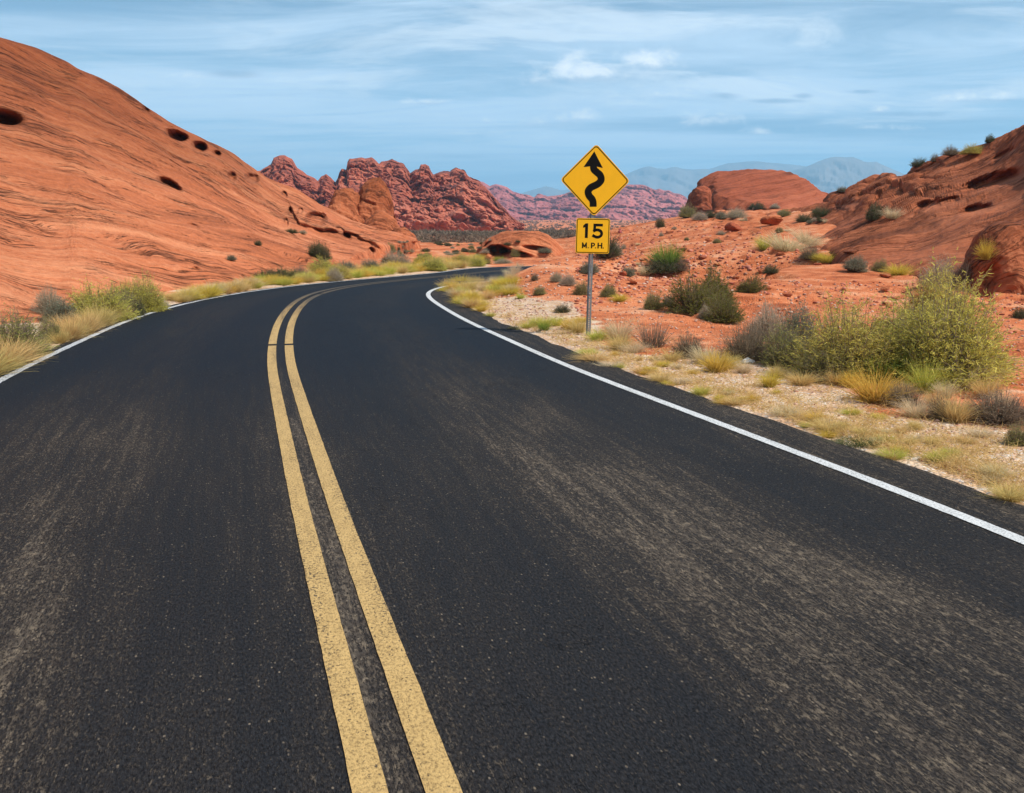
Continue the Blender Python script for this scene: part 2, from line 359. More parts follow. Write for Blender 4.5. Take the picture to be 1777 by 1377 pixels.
def tps(x, y):
    q = np.stack([np.clip(np.arctan2(x, y), -1.05, 1.05) * 4.5, np.log2(np.maximum(np.hypot(x, y), 1.0)) * 1.35], -1).reshape(-1, 2)
    z = TW[nC] + q @ TW[nC + 1:]
    for i in range(nC): z += TW[i] * tps_k(((q - QC[i]) ** 2).sum(-1))
    return z.reshape(np.shape(x))
ROADP = np.concatenate([E_L, E_R[::-1]])
def inside(x, y, poly):
    c = np.zeros(x.shape, bool); j = len(poly) - 1
    for i in range(len(poly)):
        xi, yi = poly[i]; xj, yj = poly[j]
        if yi != yj:
            c ^= ((yi > y) != (yj > y)) & (x < (xj - xi) * (y - yi) / (yj - yi) + xi)
        j = i
    return c
def dist_poly(x, y, P):
    d = np.full(x.shape, 1e9)
    for p in P[::3]: d = np.minimum(d, (x - p[0]) ** 2 + (y - p[1]) ** 2)
    return np.sqrt(d)
def build_ground():
    rr = 1.0 * np.exp(np.arange(0, math.log(12000), .0125)); aa = np.concatenate([np.linspace(-math.pi, -.66, 60)[:-1], np.linspace(-.66, .66, 640), np.linspace(.66, math.pi, 60)[1:]])
    R, Aa = np.meshgrid(rr, aa, indexing='ij'); X, Y = R * np.sin(Aa), R * np.cos(Aa)
    Z = tps(X, Y)
    front = R < 60
    dr = np.full(X.shape, 50.0); ins = np.zeros(X.shape, bool); dre = dr.copy()
    dre[front] = dist_poly(X[front], Y[front], E_R); dl = dist_poly(X[front], Y[front], E_L)
    ins[front] = inside(X[front], Y[front], ROADP)
    dr[front] = np.minimum(dre[front], dl)
    sgn = np.where(ins, -dr, dr)
    right = np.zeros(X.shape, bool); right[front] = dre[front] < dl
    rz = road_z(X, Y)
    w = 1 - sstep(sgn, .1, np.where(right & (Y > 17), 1.1, 2.6)); Z = Z * (1 - w) + rz * w
    P2 = np.stack([X, Y, X * 0], -1)
    # rough ground away from the road
    rough = sstep(sgn, .5, 3.5) * (1 - sstep(R, 300, 900))
    rise = sstep(X, .3, 2.0) * sstep(Y, 10, 14) * (1 - sstep(R, 75, 100)) * sstep(sgn, 1.2, 4)
    Z = Z + rough * (.035 * fbm(P2 * 1.1, 5, 2) + .02 * (R / 25) * fbm(P2 * .35, 3, 8))
    # thin eroded ledges on the rocky slope
    warp = fbm(P2 * np.array([.22, .5, 1]), 4, 21) * .55
    hz = Z + warp * .6 + X * .015
    step = .24; q = hz / step; fr = q - np.floor(q)
    led = (sstep(fr, .72, 1.0) - fr) * step
    Z = Z + rise * led * 1.0 * sstep(fbm(P2 * .33, 3, 33), -.35, .2)
    f1, f2, _ = worley(P2 * np.array([1.6, 1.6, 1]), 2)
    Z = Z + rise * .05 * np.clip(.45 - f1, 0, 1) * 2 * sstep(perlin(P2 * .4, 14), -.1, .3)
    Z = Z + (1 - sstep(sgn, 0, .5)) * (sgn > 0) * .01 * fbm(P2 * 6, 3, 4)
    Z = np.where(ins, np.minimum(Z, rz - .03 - .1 * sstep(-sgn, 0, .4)), Z)
    Z = np.where(~ins & (sgn < .25), rz - .012 + .03 * fbm(P2 * 5, 3, 6) * sstep(sgn, 0, .25), Z)
    # masks: pale verge sand, grey scrub plain
    band = fbm(P2 * .35, 4, 41) * 1.3
    sandw = np.where(right, np.where(Y > 19, .5, 1.15 + .2 * np.clip(13 - Y, 0, 8)), 1.6)
    sand = (1 - sstep(sgn + band, sandw * .6, sandw * 1.35)) * (front) * (1 - sstep(X, .6, 1.6) * sstep(Y, 17, 19)) * (1 - sstep(X, -1.2, -.2) * sstep(Y, 22, 24))
    n = fbm(np.stack([X * .02, Y * .006, X * 0], -1), 3, 50)
    grey = sstep(R + n * 14, 80, 88) * (1 - sstep(R, 112, 120)) + .35 * sstep(R + n * 200, 480, 700)
    return solid('ground', np.stack([X, Y, Z], -1), [M_GROUND], {'sand': sand, 'grey': np.clip(grey, 0, 1), 'bed': np.stack([Z * 1.0 + warp * .5, X, Y], -1)})

m, k, b = new_mat('desert_ground'); M_GROUND = m
tc = k.add('ShaderNodeTexCoord').outputs['Object']
sand = k.add('ShaderNodeAttribute', attribute_name='sand').outputs['Fac']; grey = k.add('ShaderNodeAttribute', attribute_name='grey').outputs['Fac']
bed = k.add('ShaderNodeAttribute', attribute_name='bed').outputs['Vector']
big = k.noise(tc, .35, 5, .6); mid = k.noise(tc, 2.2, 6, .65); fin = k.noise(tc, 26, 4, .7)
lay = k.noise(k.scl(bed, (12, .25, .5)), 1.0, 5, .6, .6)
t = k.m('ADD', k.m('ADD', k.m('MULTIPLY', big, .4), k.m('MULTIPLY', mid, .38)), k.m('ADD', k.m('MULTIPLY', fin, .2), k.m('MULTIPLY', lay, .25)))
red = k.ramp(k.ss(t, .42, .8), [(0, (.20, .050, .020)), (.3, (.46, .122, .046)), (.62, (.62, .202, .086)), (.85, (.68, .31, .165)), (1, (.70, .41, .27))])
peb = k.add('ShaderNodeTexVoronoi', {'Vector': tc, 'Scale': 34.0}); pebc = k.add('ShaderNodeSeparateColor', {0: peb.outputs['Color']})
snd = k.ramp(k.ss(k.m('ADD', k.m('MULTIPLY', mid, .6), k.m('MULTIPLY', fin, .5)), .36, .75), [(0, (.44, .235, .125)), (.5, (.66, .42, .255)), (1, (.76, .60, .44))])
snd = k.mix(k.m('MULTIPLY', k.m('LESS_THAN', pebc.outputs[0], .2), .55), snd, (.38, .31, .27))
snd = k.mix(k.m('MULTIPLY', k.m('GREATER_THAN', pebc.outputs[1], .86), .6), snd, (.75, .70, .64))
sm = k.ss(k.m('ADD', sand, k.m('MULTIPLY', k.m('SUBTRACT', mid, .5), .9)), .32, .68)
c = k.mix(sm, red, snd)
gs = k.m('ADD', k.m('MULTIPLY', k.noise(k.scl(tc, (1, .25, 1)), 1.6, 5, .8), .5), k.m('MULTIPLY', k.noise(k.scl(tc, (1, .2, 1)), .08, 5, .7), .5))
gsc = k.ramp(gs, [(.38, (.035, .032, .033)), (.5, (.10, .082, .078)), (.66, (.26, .20, .17))])
c = k.mix(k.ss(grey, .3, .7), c, gsc)
k.put(b.inputs['Base Color'], c); b.inputs['Roughness'].default_value = .95; b.inputs['Specular IOR Level'].default_value = .1
h = k.m('ADD', k.m('ADD', k.m('MULTIPLY', mid, .5), k.m('MULTIPLY', fin, .12)), k.m('SUBTRACT', k.m('MULTIPLY', lay, .35), k.m('MULTIPLY', peb.outputs['Distance'], .12)))
k.put(b.inputs['Normal'], k.add('ShaderNodeBump', {'Height': h, 'Strength': 1.0, 'Distance': .16}).outputs[0])
ground = build_ground(); tag(ground, kind='structure')

# ------------------------------------------------------------------ road and paint
m, k, b = new_mat('asphalt'); M_ROAD = m
rd = k.add('ShaderNodeAttribute', attribute_name='road').outputs['Vector']; sp = k.add('ShaderNodeSeparateXYZ', {0: rd})
ac, al, ed = sp.outputs                    # metres right of the centre, metres along, share of the lane (0 centre .. 1 edge line)
wob = k.m('MULTIPLY', k.m('SUBTRACT', k.noise(k.scl(rd, (1.2, .12, 0)), 1.0, 4, .6), .5), .22)
fr = k.m('ADD', k.m('ABSOLUTE', ed), wob)
worn = k.ramp(fr, [(0, (.9,) * 3), (.06, (.75,) * 3), (.14, (.46,) * 3), (.29, (.36,) * 3), (.44, (.95,) * 3), (.68, (1.0,) * 3), (.80, (.46,) * 3), (.90, (.55,) * 3), (1.0, (.9,) * 3)])
wsep = k.add('ShaderNodeSeparateColor', {0: worn}).outputs[0]
patch = k.noise(k.scl(rd, (.5, .16, 0)), 1.0, 5, .6, .4, off=(4, 2, 0))
nearw = k.ss(al, 5.0, 12.0, 1.0, .26)
wmask = k.m('MULTIPLY', k.m('MULTIPLY', wsep, k.ss(patch, .3, .62, .45, 1.0)), nearw)
wmask = k.m('MAXIMUM', wmask, k.m('MULTIPLY', k.ss(k.m('ABSOLUTE', ed), .985, 1.04), .55))
wmask = k.m('MAXIMUM', wmask, k.m('MULTIPLY', k.ss(k.m('ABSOLUTE', ac), .075, .045), nearw))
# packed stone, drawn out along the lane; it shows where traffic has worn the black binder off
na = k.noise(k.scl(rd, (80, 25, 0)), 1.0, 4, .8); nb = k.noise(k.scl(rd, (115, 45, 0)), 1.0, 3, .78)
streak = k.noise(k.scl(rd, (15, .9, 0)), 1.0, 5, .65, .25, off=(1, 5, 0)); clus = k.noise(k.scl(rd, (3.2, .55, 0)), 1.0, 4, .65, off=(7, 7, 0))
wm = k.m('MULTIPLY', wmask, k.m('ADD', .80, k.m('ADD', k.m('MULTIPLY', k.m('SUBTRACT', k.ss(streak, .36, .66), .4), .55), k.m('MULTIPLY', k.m('SUBTRACT', clus, .5), .55))), clamp=True)
base = k.mix(wm, k.mix(nearw, (.0026, .0076, .0156), (.0100, .0116, .0148)), (.036, .029, .0245))
c = k.mix(k.ss(nb, .3, .7), k.mix(1.0, base, (.22, .22, .24), 'MULTIPLY'), k.mix(1.0, base, (2.15, 2.08, 2.0), 'MULTIPLY'))
thr = k.m('SUBTRACT', .60, k.m('MULTIPLY', wm, .19))
agg = k.m('ADD', na, k.m('MULTIPLY', k.m('SUBTRACT', nb, .5), .35))
lit = k.ss(k.m('SUBTRACT', agg, thr), 0.0, .05)
tone = k.ramp(k.noise(k.scl(rd, (40, 14, 0)), 1.0, 2, .6, off=(3, 8, 0)), [(.3, (.050, .038, .031)), (.5, (.094, .073, .055)), (.70, (.23, .175, .12))])
c = k.mix(k.m('MULTIPLY', lit, k.m('ADD', .24, k.m('MULTIPLY', wm, .62))), c, tone)
drag = k.m('MULTIPLY', k.ss(k.noise(k.scl(rd, (34, 3.0, 0)), 1.0, 3, .6, .3, off=(11, 5, 0)), .60, .66), k.m('MULTIPLY', k.ss(wm, .25, .7), k.ss(na, .44, .56)))
c = k.mix(k.m('MULTIPLY', drag, .5), c, (.24, .18, .125))
vor = k.add('ShaderNodeTexVoronoi', {'Vector': k.scl(rd, (82, 44, 0)), 'Scale': 1.0}); vc = k.add('ShaderNodeSeparateColor', {0: vor.outputs['Color']})
stone = k.m('MULTIPLY', k.m('LESS_THAN', vc.outputs[0], k.m('MULTIPLY', wm, .17)), k.ss(vor.outputs['Distance'], .42, .2))
c = k.mix(k.m('MULTIPLY', stone, .8), c, k.mix(vc.outputs[1], (.085, .066, .05), (.27, .21, .15)))
# hairline cracks and tar stains
cr = k.noise(k.scl(rd, (.9, .75, 0)), 1.0, 6, .6, .8, off=(31, 4, 0)); crk = k.m('MULTIPLY', k.m('SUBTRACT', 1.0, k.ss(k.m('ABSOLUTE', k.m('SUBTRACT', cr, .5)), 0, .0022)), k.ss(k.noise(k.scl(rd, (.5, .4, 0)), 1.0, 3, .5, off=(2, 9, 0)), .5, .6))
c = k.mix(k.m('MULTIPLY', crk, .75), c, (.004, .004, .005))
k.put(b.inputs['Base Color'], c); k.put(b.inputs['Roughness'], .75); b.inputs['Specular IOR Level'].default_value = .12
hh = k.m('SUBTRACT', k.m('ADD', k.m('MULTIPLY', nb, .5), k.m('ADD', k.m('MULTIPLY', lit, .35), k.m('MULTIPLY', na, .8))), k.m('MULTIPLY', crk, .8))
k.put(b.inputs['Normal'], k.add('ShaderNodeBump', {'Height': hh, 'Strength': .9, 'Distance': .012}).outputs[0])

def ribbon_on_road(name, off0, off1, mat, lift, i0=0, i1=None, nc=2, edge=0.0, seed=0):
    i1 = i1 or len(CL); sl = slice(i0, i1); n = i1 - i0
    s = np.stack([SL[sl] * 9, SL[sl] * 0 + seed, SL[sl] * 0], 1)
    o0 = off0[sl] + edge * fbm(s, 3, 71 + seed); o1 = off1[sl] + edge * fbm(s, 3, 77 + seed)
    T = np.linspace(0, 1, nc)[None, :]; O = o0[:, None] * (1 - T) + o1[:, None] * T
    XY = CL[sl][:, None] + nrm[sl][:, None] * O[..., None]
    share = np.where(O > 0, O / WR[sl][:, None], O / WL[sl][:, None])
    Z = road_z(XY[..., 0], XY[..., 1]) + lift
    A3 = np.stack([O, SL[sl][:, None] + 0 * O, share], -1)
    return solid(name, np.concatenate([XY, Z[..., None]], -1), [mat], {'road': A3}, register=False, flip=False)
big_i = np.linspace(0, len(CL) - 1, len(CL)).astype(int)
road = ribbon_on_road('road', -(WL + SHL), WR + SHR, M_ROAD, 0.0, nc=24); tag(road, kind='structure')

def paint(name, col, dark, wear, far=0.0):
    m, k, b = new_mat(name)
    rd = k.add('ShaderNodeAttribute', attribute_name='road').outputs['Vector']
    along = k.add('ShaderNodeSeparateXYZ', {0: rd}).outputs[1]
    g = k.noise(k.scl(rd, (95, 60, 0)), 1.0, 3, .75); g2 = k.noise(k.scl(rd, (20, 6, 0)), 1.0, 5, .65); g3_ = k.noise(k.scl(rd, (9, .6, 0)), 1.0, 4, .6)
    c = k.mix(k.ss(g2, .3, .7), dark, col)
    c = k.mix(k.m('MULTIPLY', k.ss(g, .40, .62), .5), c, tuple(min(1, x * 1.3) for x in col))
    c = k.mix(k.m('MULTIPLY', k.ss(g, .5, .36), .55), c, tuple(x * .45 for x in dark))
    th = k.m('ADD', k.m('ADD', wear, k.ss(along, 13, 22, 0, far)), k.m('MULTIPLY', k.m('SUBTRACT', g3_, .5), .42))
    pit = k.ss(k.m('ADD', k.noise(k.scl(rd, (70, 48, 0)), 1.0, 4, .75, off=(5, 5, 0)), k.m('MULTIPLY', th, .9)), .60, .66)
    c = k.mix(k.m('MULTIPLY', pit, .9), c, (.035, .031, .029))
    k.put(b.inputs['Base Color'], c); b.inputs['Roughness'].default_value = .7; b.inputs['Specular IOR Level'].default_value = .3
    k.put(b.inputs['Normal'], k.add('ShaderNodeBump', {'Height': k.m('SUBTRACT', g, pit), 'Strength': .7, 'Distance': .006}).outputs[0])
    return m
M_YEL = paint('yellow_paint', (.50, .32, .12), (.35, .22, .08), .035, .30); M_WHT = paint('white_paint', (.60, .59, .575), (.44, .435, .425), .03)
M_WHW = paint('worn_white_paint', (.56, .56, .56), (.38, .38, .39), .07, .05)
def idx_y(u, v):
    p = flat(u, v)[:2]; return int(np.argmin(np.linalg.norm(CL - p, axis=1)))
cut1, cut2 = idx_y(486, 599), idx_y(548, 511)
one = np.ones(len(CL))
for (a, bb, gaps, sd) in ((-.145, -.048, [cut1], 1), (.052, .152, [cut1, cut2], 2)):
    st = 0
    for gi in gaps + [None]:
        en = gi if gi is not None else len(CL)
        o = ribbon_on_road('centre_line', a * one, bb * one, M_YEL, .005, st, en, 3, .0025, sd); tag(o, kind='structure')
        st = (gi or 0) + 1
o = ribbon_on_road('edge_line', WR - .044, WR + .044, M_WHT, .005, 0, None, 3, .004, 3); tag(o, kind='structure')
o = ribbon_on_road('edge_line', -WL - .046, -WL + .040, M_WHW, .005, 0, None, 3, .010, 4); tag(o, kind='structure')

# ------------------------------------------------------------------ carving hollows
def carve(P, holes, smooth=1.0):
    """push rock back into hollows; each hole: u, v, half width, half height, turn (deg, clockwise down to the right), depth (m), rise (m)"""
    U, V, D = proj(P); N = np.zeros_like(P)
    for (u, v, a, b, ang, dep, rise) in holes:
        c, s = math.cos(math.radians(ang)), math.sin(math.radians(ang))
        du, dv = U - u, V - v; e1 = (du * c + dv * s) / a; e2 = (-du * s + dv * c) / b
        r = np.sqrt(e1 ** 2 + e2 ** 2) * (1 + .18 * perlin(np.stack([U * .09, V * .09, U * 0], -1), int(u) % 50))
        w = (1 - sstep(r, .5, 1.1))
        dirv = P - np.array([0, 0, EYE]); dirv = dirv / np.linalg.norm(dirv, axis=-1, keepdims=True)
        dirv[..., 2] = 0
        N += w[..., None] * dirv * dep * .75
    Q = P + N; msk = np.linalg.norm(N, axis=-1)
    for _ in range(5): msk[1:-1, 1:-1] = np.maximum(msk[1:-1, 1:-1], np.maximum.reduce([msk[:-2, 1:-1], msk[2:, 1:-1], msk[1:-1, :-2], msk[1:-1, 2:]]) * .9)
    msk = np.clip(msk * 4, 0, 1)[1:-1, 1:-1, None] * smooth
    for _ in range(4):
        Q[1:-1, 1:-1] += msk * .5 * ((Q[:-2, 1:-1] + Q[2:, 1:-1] + Q[1:-1, :-2] + Q[1:-1, 2:]) / 4 - Q[1:-1, 1:-1])
    return Q
def bedding(P, along, nface):
    along = np.array(along, float); along /= np.linalg.norm(along); nface = np.array(nface, float)
    nb = np.cross(along, nface); nb /= np.linalg.norm(nb); dp = np.cross(nb, along)
    return np.stack([P @ nb, P @ along, P @ dp], -1)

# ------------------------------------------------------------------ left slickrock hill
def build_hill():
    us = [0, 150, 300, 400, 470, 520, 560, 600, 650, 690, 722]
    bv = [568, 545, 507, 497, 487, 477, 468, 452, 436, 427, 418]; bd = [13.2, 15.2, 19.6, 21.6, 23.8, 26.2, 28.2, 33, 40, 46, 54]
    cv = [68, 130, 214, 268, 312, 337, 358, 377, 394, 405, 415]; cd = [34, 36, 39, 42, 45, 46, 48, 50, 52, 54, 57]
    ts = [(-.12, None), (0, None), (.12, None), (.28, None), (.45, None), (.62, None), (.78, None), (.91, None), (1.0, None)]
    cols = []
    def col(base, pts, crest):
        out = [base + (base - pts[0]) * .8 + np.array([0, 0, -.5]), base] + pts + [crest]
        back = crest - pts[-1]; back[2] = 0; back = back / (np.linalg.norm(back) + 1e-6)
        for dd, dz in ((2.5, -.15), (7, -1.3), (14, -4.5), (22, -9)): out.append(crest + back * dd + np.array([0, 0, dz]))
        cols.append(np.array(out))
    tt = [.1, .25, .42, .6, .78, .92]
    # off-frame part, nearer than the left edge of the picture
    for bx, by, cx, cy, cz in ((-12.5, -16, -27, -14, 9.5), (-10.6, -4, -26, 2, 9.4), (-9.0, 6, -24.5, 18, 9.0)):
        Bp, Cp = np.array([bx, by, .0]), np.array([cx, cy, cz])
        pts = [Bp + (Cp - Bp) * np.array([t ** 1.1, t ** 1.1, t ** .95]) for t in tt]; col(Bp, pts, Cp)
    for u, b_, d0, c_, d1 in zip(us, bv, bd, cv, cd):
        Bp = at(u, b_, d0); Cp = at(u, c_, d1)
        pts = [at(u, b_ + (c_ - b_) * t, d0 + (d1 - d0) * t ** 1.22) for t in tt]; col(Bp, pts, Cp)
    C = np.stack(cols, 1); G = loft(C, 420, 900)
    n = grid_normals(G); n *= np.sign(n[..., 2:3] + 1e-9)
    bed = bedding(G, (.55, .75, -.42), (.45, -.35, .82))
    wq = G * .12; warp = fbm(wq * .8, 3, 60) * .8
    s = bed[..., 0] + warp; bed2 = bed.copy(); bed2[..., 0] = s + .35 * fbm(G * .5, 3, 65)
    disp = .30 * fbm(G * .09, 3, 61) + .16 * fbm(G * .3, 3, 62)
    # beds weathered into low steps
    q = s / .55; fr = q - np.floor(q); msk = sstep(fbm(G * .15, 3, 66), -.3, .35)
    disp += .035 * msk * (sstep(fr, 0, .25) - sstep(fr, .75, 1.0))
    q = s / .17; fr = q - np.floor(q); disp += .028 * sstep(fbm(bed2 * np.array([.5, .15, .3]), 3, 67), -.2, .4) * (sstep(fr, 0, .2) - fr)
    disp += .02 * fbm(bed2 * np.array([5, .6, .9]), 3, 68)
    fade = 1 - .75 * np.exp(-((np.linspace(0, 1, 420) - .62) / .05) ** 2)[:, None]
    G = G + n * (disp * fade)[..., None]
    G = carve(G, [(8, 203, 34, 12, 12, 2.4, 1.2), (308, 235, 21, 8, 16, 2.2, .8), (347, 254, 14, 9, 18, 2.0, .7), (377, 266, 7, 5, 20, 1.2, .4), (295, 320, 26, 7, 29, 1.8, .8), 
                  (402, 306, 9, 7, 50, 1.2, .5), (438, 309, 13, 8, 20, 1.6, .5), (254, 190, 8, 4, 30, .8, .3), (494, 338, 7, 5, 60, 1.0, .4), (504, 366, 4, 7, -12, 1.0, .2), (497, 386, 3.5, 8, -12, .9, .2), (521, 366, 5, 6, 20, .8, .2),
                  (549, 381, 20, 13, 5, 3.2, .6), (590, 399, 9, 5, 30, 1.0, .2), (602, 411, 10, 6, 50, 1.4, .3), (645, 435, 7, 5, 40, 1.2, .3),  (335, 392, 13, 4, 22, .5, .2), 
                  (340, 468, 8, 4, 30, .3, .1)])
    # overhanging rib above the lower slab at the far end
    U, V, D = proj(G); rib = np.interp(U, [470, 500, 520, 560, 600, 640, 670], [330, 352, 388, 398, 404, 418, 432])
    rib = rib + 5 * perlin(np.stack([U * .05, U * 0, U * 0], -1), 4)
    wgt = sstep(V - rib, -4, 4) * (1 - sstep(V - rib, 5, 42)) * sstep(U, 488, 530) * (1 - sstep(U, 640, 668)) * (D > 0)
    vdir = G - np.array([0, 0, EYE]); vdir /= np.linalg.norm(vdir, axis=-1, keepdims=True)
    G = G + vdir * (wgt * 1.25)[..., None]
    o = solid('sandstone_hill', G, [M_HILL], {'bed': bed2}); tag(o, kind='structure')
build_hill()

# ------------------------------------------------------------------ right slickrock slope
def build_rslope():
    us = [1330, 1380, 1425, 1480, 1530, 1580, 1640, 1700, 1777, 1900, 2100, 2300]
    bv = [386, 408, 434, 458, 472, 484, 494, 501, 508, 520, 545, 575]; bd = [48, 42, 35, 28.5, 26, 24, 22, 20.8, 19.8, 17, 14.5, 12]
    cv = [372, 362, 352, 331, 313, 298, 280, 264, 235, 160, 90, 40]; cd = [58, 56, 53, 49, 46, 44, 41, 39, 36, 31, 27, 24]
    cols = []; tt = [.12, .28, .45, .62, .8, .93]
    for u, b_, d0, c_, d1 in zip(us, bv, bd, cv, cd):
        Bp = at(u, b_, d0); Cp = at(u, c_, d1); pts = [at(u, b_ + (c_ - b_) * t, d0 + (d1 - d0) * t ** 1.25) for t in tt]
        out = [Bp + np.array([-.5, -1.8, -.45]), Bp] + pts + [Cp]
        for dd, dz in ((2, -.12), (6, -1.0), (13, -3.5), (22, -8)): out.append(Cp + np.array([.3 * dd, dd, dz]))
        cols.append(np.array(out))
    G = loft(np.stack(cols, 1), 420, 860); n = grid_normals(G); n *= np.sign(n[..., 2:3] + 1e-9)
    bed = bedding(G, (.86, -.35, .36), (-.35, -.4, .85)); warp = fbm(G * .12, 3, 80) * .55; s = bed[..., 0] + warp
    bed[..., 0] = s + .25 * fbm(G * .6, 3, 83)
    q = s / .5; fr = q - np.floor(q)
    disp = .30 * fbm(G * .13, 3, 81) + .14 * fbm(G * .5, 5, 82) + .20 * sstep(fbm(G * .17, 2, 84), -.25, .3) * (sstep(fr, 0, .2) - fr)
    q = s / .16; fr = q - np.floor(q); disp += .03 * sstep(fbm(bed * np.array([.6, .2, .3]), 3, 86), -.1, .4) * (sstep(fr, 0, .25) - fr)
    # the broken upper left part
    U, V, D = proj(G); brk = (1 - sstep(U, 1560, 1680)) * (1 - sstep(V, 345, 395))
    f1, f2, cid = worley(G * np.array([.9, .6, 1.6]), 5); disp += brk * (.5 * (cid - .5) + .5 * np.clip(f2 - f1, 0, .3))
    G = G + n * disp[..., None]
    G = carve(G, [(1722, 314, 64, 13, -17, 1.7, .45), (1628, 353, 52, 8, -10, 1.1, .3), (1694, 364, 32, 8, -12, 1.1, .3), (1560, 303, 14, 7, -10, .9, .3), (1470, 355, 24, 4, -10, .5, .2), (1740, 268, 30, 4, -25, .5, .2)])
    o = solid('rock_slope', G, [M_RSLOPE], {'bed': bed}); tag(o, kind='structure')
build_rslope()

# ------------------------------------------------------------------ rock domes and boulders
def dome(name, u, vb, vt, d, wpx, depth, mat, holes=(), amp=.12, freq=.6, power=2.3, nr=120, nc=240, bias=(0, 0), seed=0, sink=.5, beds=.3, tilt=(.9, .1, -.2), lean=0.0, cut=None, taper=0.0):
    """rounded rock: wpx wide at distance d, its top at image row vt, its foot at row vb"""
    foot = at(u, vb, d); h = (vb - vt) / FPX * d; rx = wpx / FPX * d / 2; ry = depth / 2
    th = np.linspace(0, 2 * math.pi, nc); ph = np.linspace(0, 1, nr)
    T, H = np.meshgrid(th, ph); rad = (1 - H ** power) ** (1 / power)
    X = rad * np.cos(T) * rx + bias[0] * H * rx + lean * H * h; Y = rad * np.sin(T) * ry + bias[1] * H * ry
    zz = H * (h + sink) - sink
    zz = np.where(zz > 0, zz * (1 - taper * sstep(X / rx, .05, 1.0)), zz)
    P = np.stack([foot[0] + X, foot[1] + ry * .8 + Y, foot[2] + zz], -1)
    c = np.array([foot[0], foot[1] + ry * .8, foot[2]]); n = P - c; n[..., 2] += h * .1; n /= np.linalg.norm(n, axis=-1, keepdims=True)
    bed = bedding(P, tilt, (0, -.5, .85)); warp = fbm(P * freq * .4, 3, 90 + seed) * .5; s = bed[..., 0] + warp; bed[..., 0] = s
    q = s / beds; fr = q - np.floor(q)
    disp = amp * fbm(P * freq, 4, 91 + seed) + amp * .35 * (sstep(fr, 0, .3) - fr) + amp * .3 * fbm(P * freq * 4, 3, 95 + seed)
    P = P + n * disp[..., None] * (1 - .6 * (H[..., None] > .98))
    if cut is not None:      # one flank broken off along a plane
        a, b_, c_ = [at(*q) for q in cut]; pn = np.cross(b_ - a, c_ - a); pn /= np.linalg.norm(pn); pn = pn * -np.sign(pn[1])
        over = np.maximum((P - a) @ pn - .5 * fbm(P * .12, 4, 97), 0); P = P - pn * (over * .93)[..., None]
    if holes: P = carve(P, holes)
    o = solid(name, P, [mat], {'bed': bed}, local=True, flip=True); return o
o = dome('rock_dome', 1372, 366, 289, 92, 300, 16, M_DOME, amp=.75, freq=.2, beds=.9, power=2.3, seed=1, sink=2.5, bias=(-.1, .0), tilt=(.8, .2, .35), taper=.75, cut=((1322, 291, 101), (1428, 347, 93), (1212, 362, 91)))
tag(o, 'large deep red rounded rock dome on the skyline right of the sign', 'rock formation')
for (u, vb, vt, w, s_) in ((1218, 354, 324, 36, 31),):
    o = dome('boulder', u, vb, vt, 90 if u < 1250 else 100, w, 1.6, M_DOME, amp=.25, freq=.7, beds=.4, nr=40, nc=80, seed=s_, power=2.6)
    tag(o, {1218: 'dark red blocky ledge on the left shoulder of the big rock dome', 1312: 'small dark knob on the highest point of the big rock dome', 1388: 'small dark knob on the right crest of the big rock dome'}[u], 'boulder')
o = dome('arch_rock', 905, 446, 404, 50, 172, 5.5, M_HILL, holes=[(868, 437, 26, 12, 8, 2.6, .5), (900, 442, 24, 6, 10, 1.2, .2), (932, 432, 24, 5, 8, 1.2, .2), (845, 425, 10, 3, -40, .6, .1)], amp=.16, freq=.45, seed=3, power=2.2, sink=.8, nr=160, nc=320)
tag(o, 'low orange rock mound with a dark cave beside the far end of the road', 'rock formation')
o = dome('rock_dome', 592, 400, 329, 62, 82, 5, M_HILL, amp=.42, freq=.45, seed=4, power=2.0, sink=1.5, beds=.45); tag(o, 'broad brownish rock knob just behind the crest of the left hill', 'rock formation')
o = dome('rock_dome', 646, 410, 319, 63, 84, 5, M_HILL, amp=.5, freq=.38, seed=6, power=2.3, sink=1.5, beds=.6, bias=(-.12, 0), holes=[(680, 372, 7, 26, 12, 1.2, 0), (640, 352, 16, 2, 20, .5, 0)]); tag(o, 'tall orange rock tower with a steep dark right side behind the left hill', 'rock formation')
o = dome('rock_dome', 655, 428, 366, 59, 78, 4, M_HILL, amp=.25, freq=.4, seed=8, power=2.2, sink=1.0); tag(o, 'layered orange rock lump at the foot of the tall rock tower', 'rock formation')
o = dome('rock_dome', 700, 424, 398, 58, 52, 3, M_HILL, amp=.22, freq=.5, seed=9, power=2.0, sink=1.0, lean=-.3); tag(o, 'low broken orange ledge at the far tip of the left hill', 'rock formation')
o = dome('boulder', 1772, 506, 388, 19.4, 150, 1.8, M_RSLOPE, amp=.09, freq=1.1, seed=11, power=2.6, sink=.3, beds=.25, holes=[(1720, 480, 14, 26, 20, .3, 0)]); tag(o, 'big rounded brown boulder at the right edge below the rock slope', 'boulder')
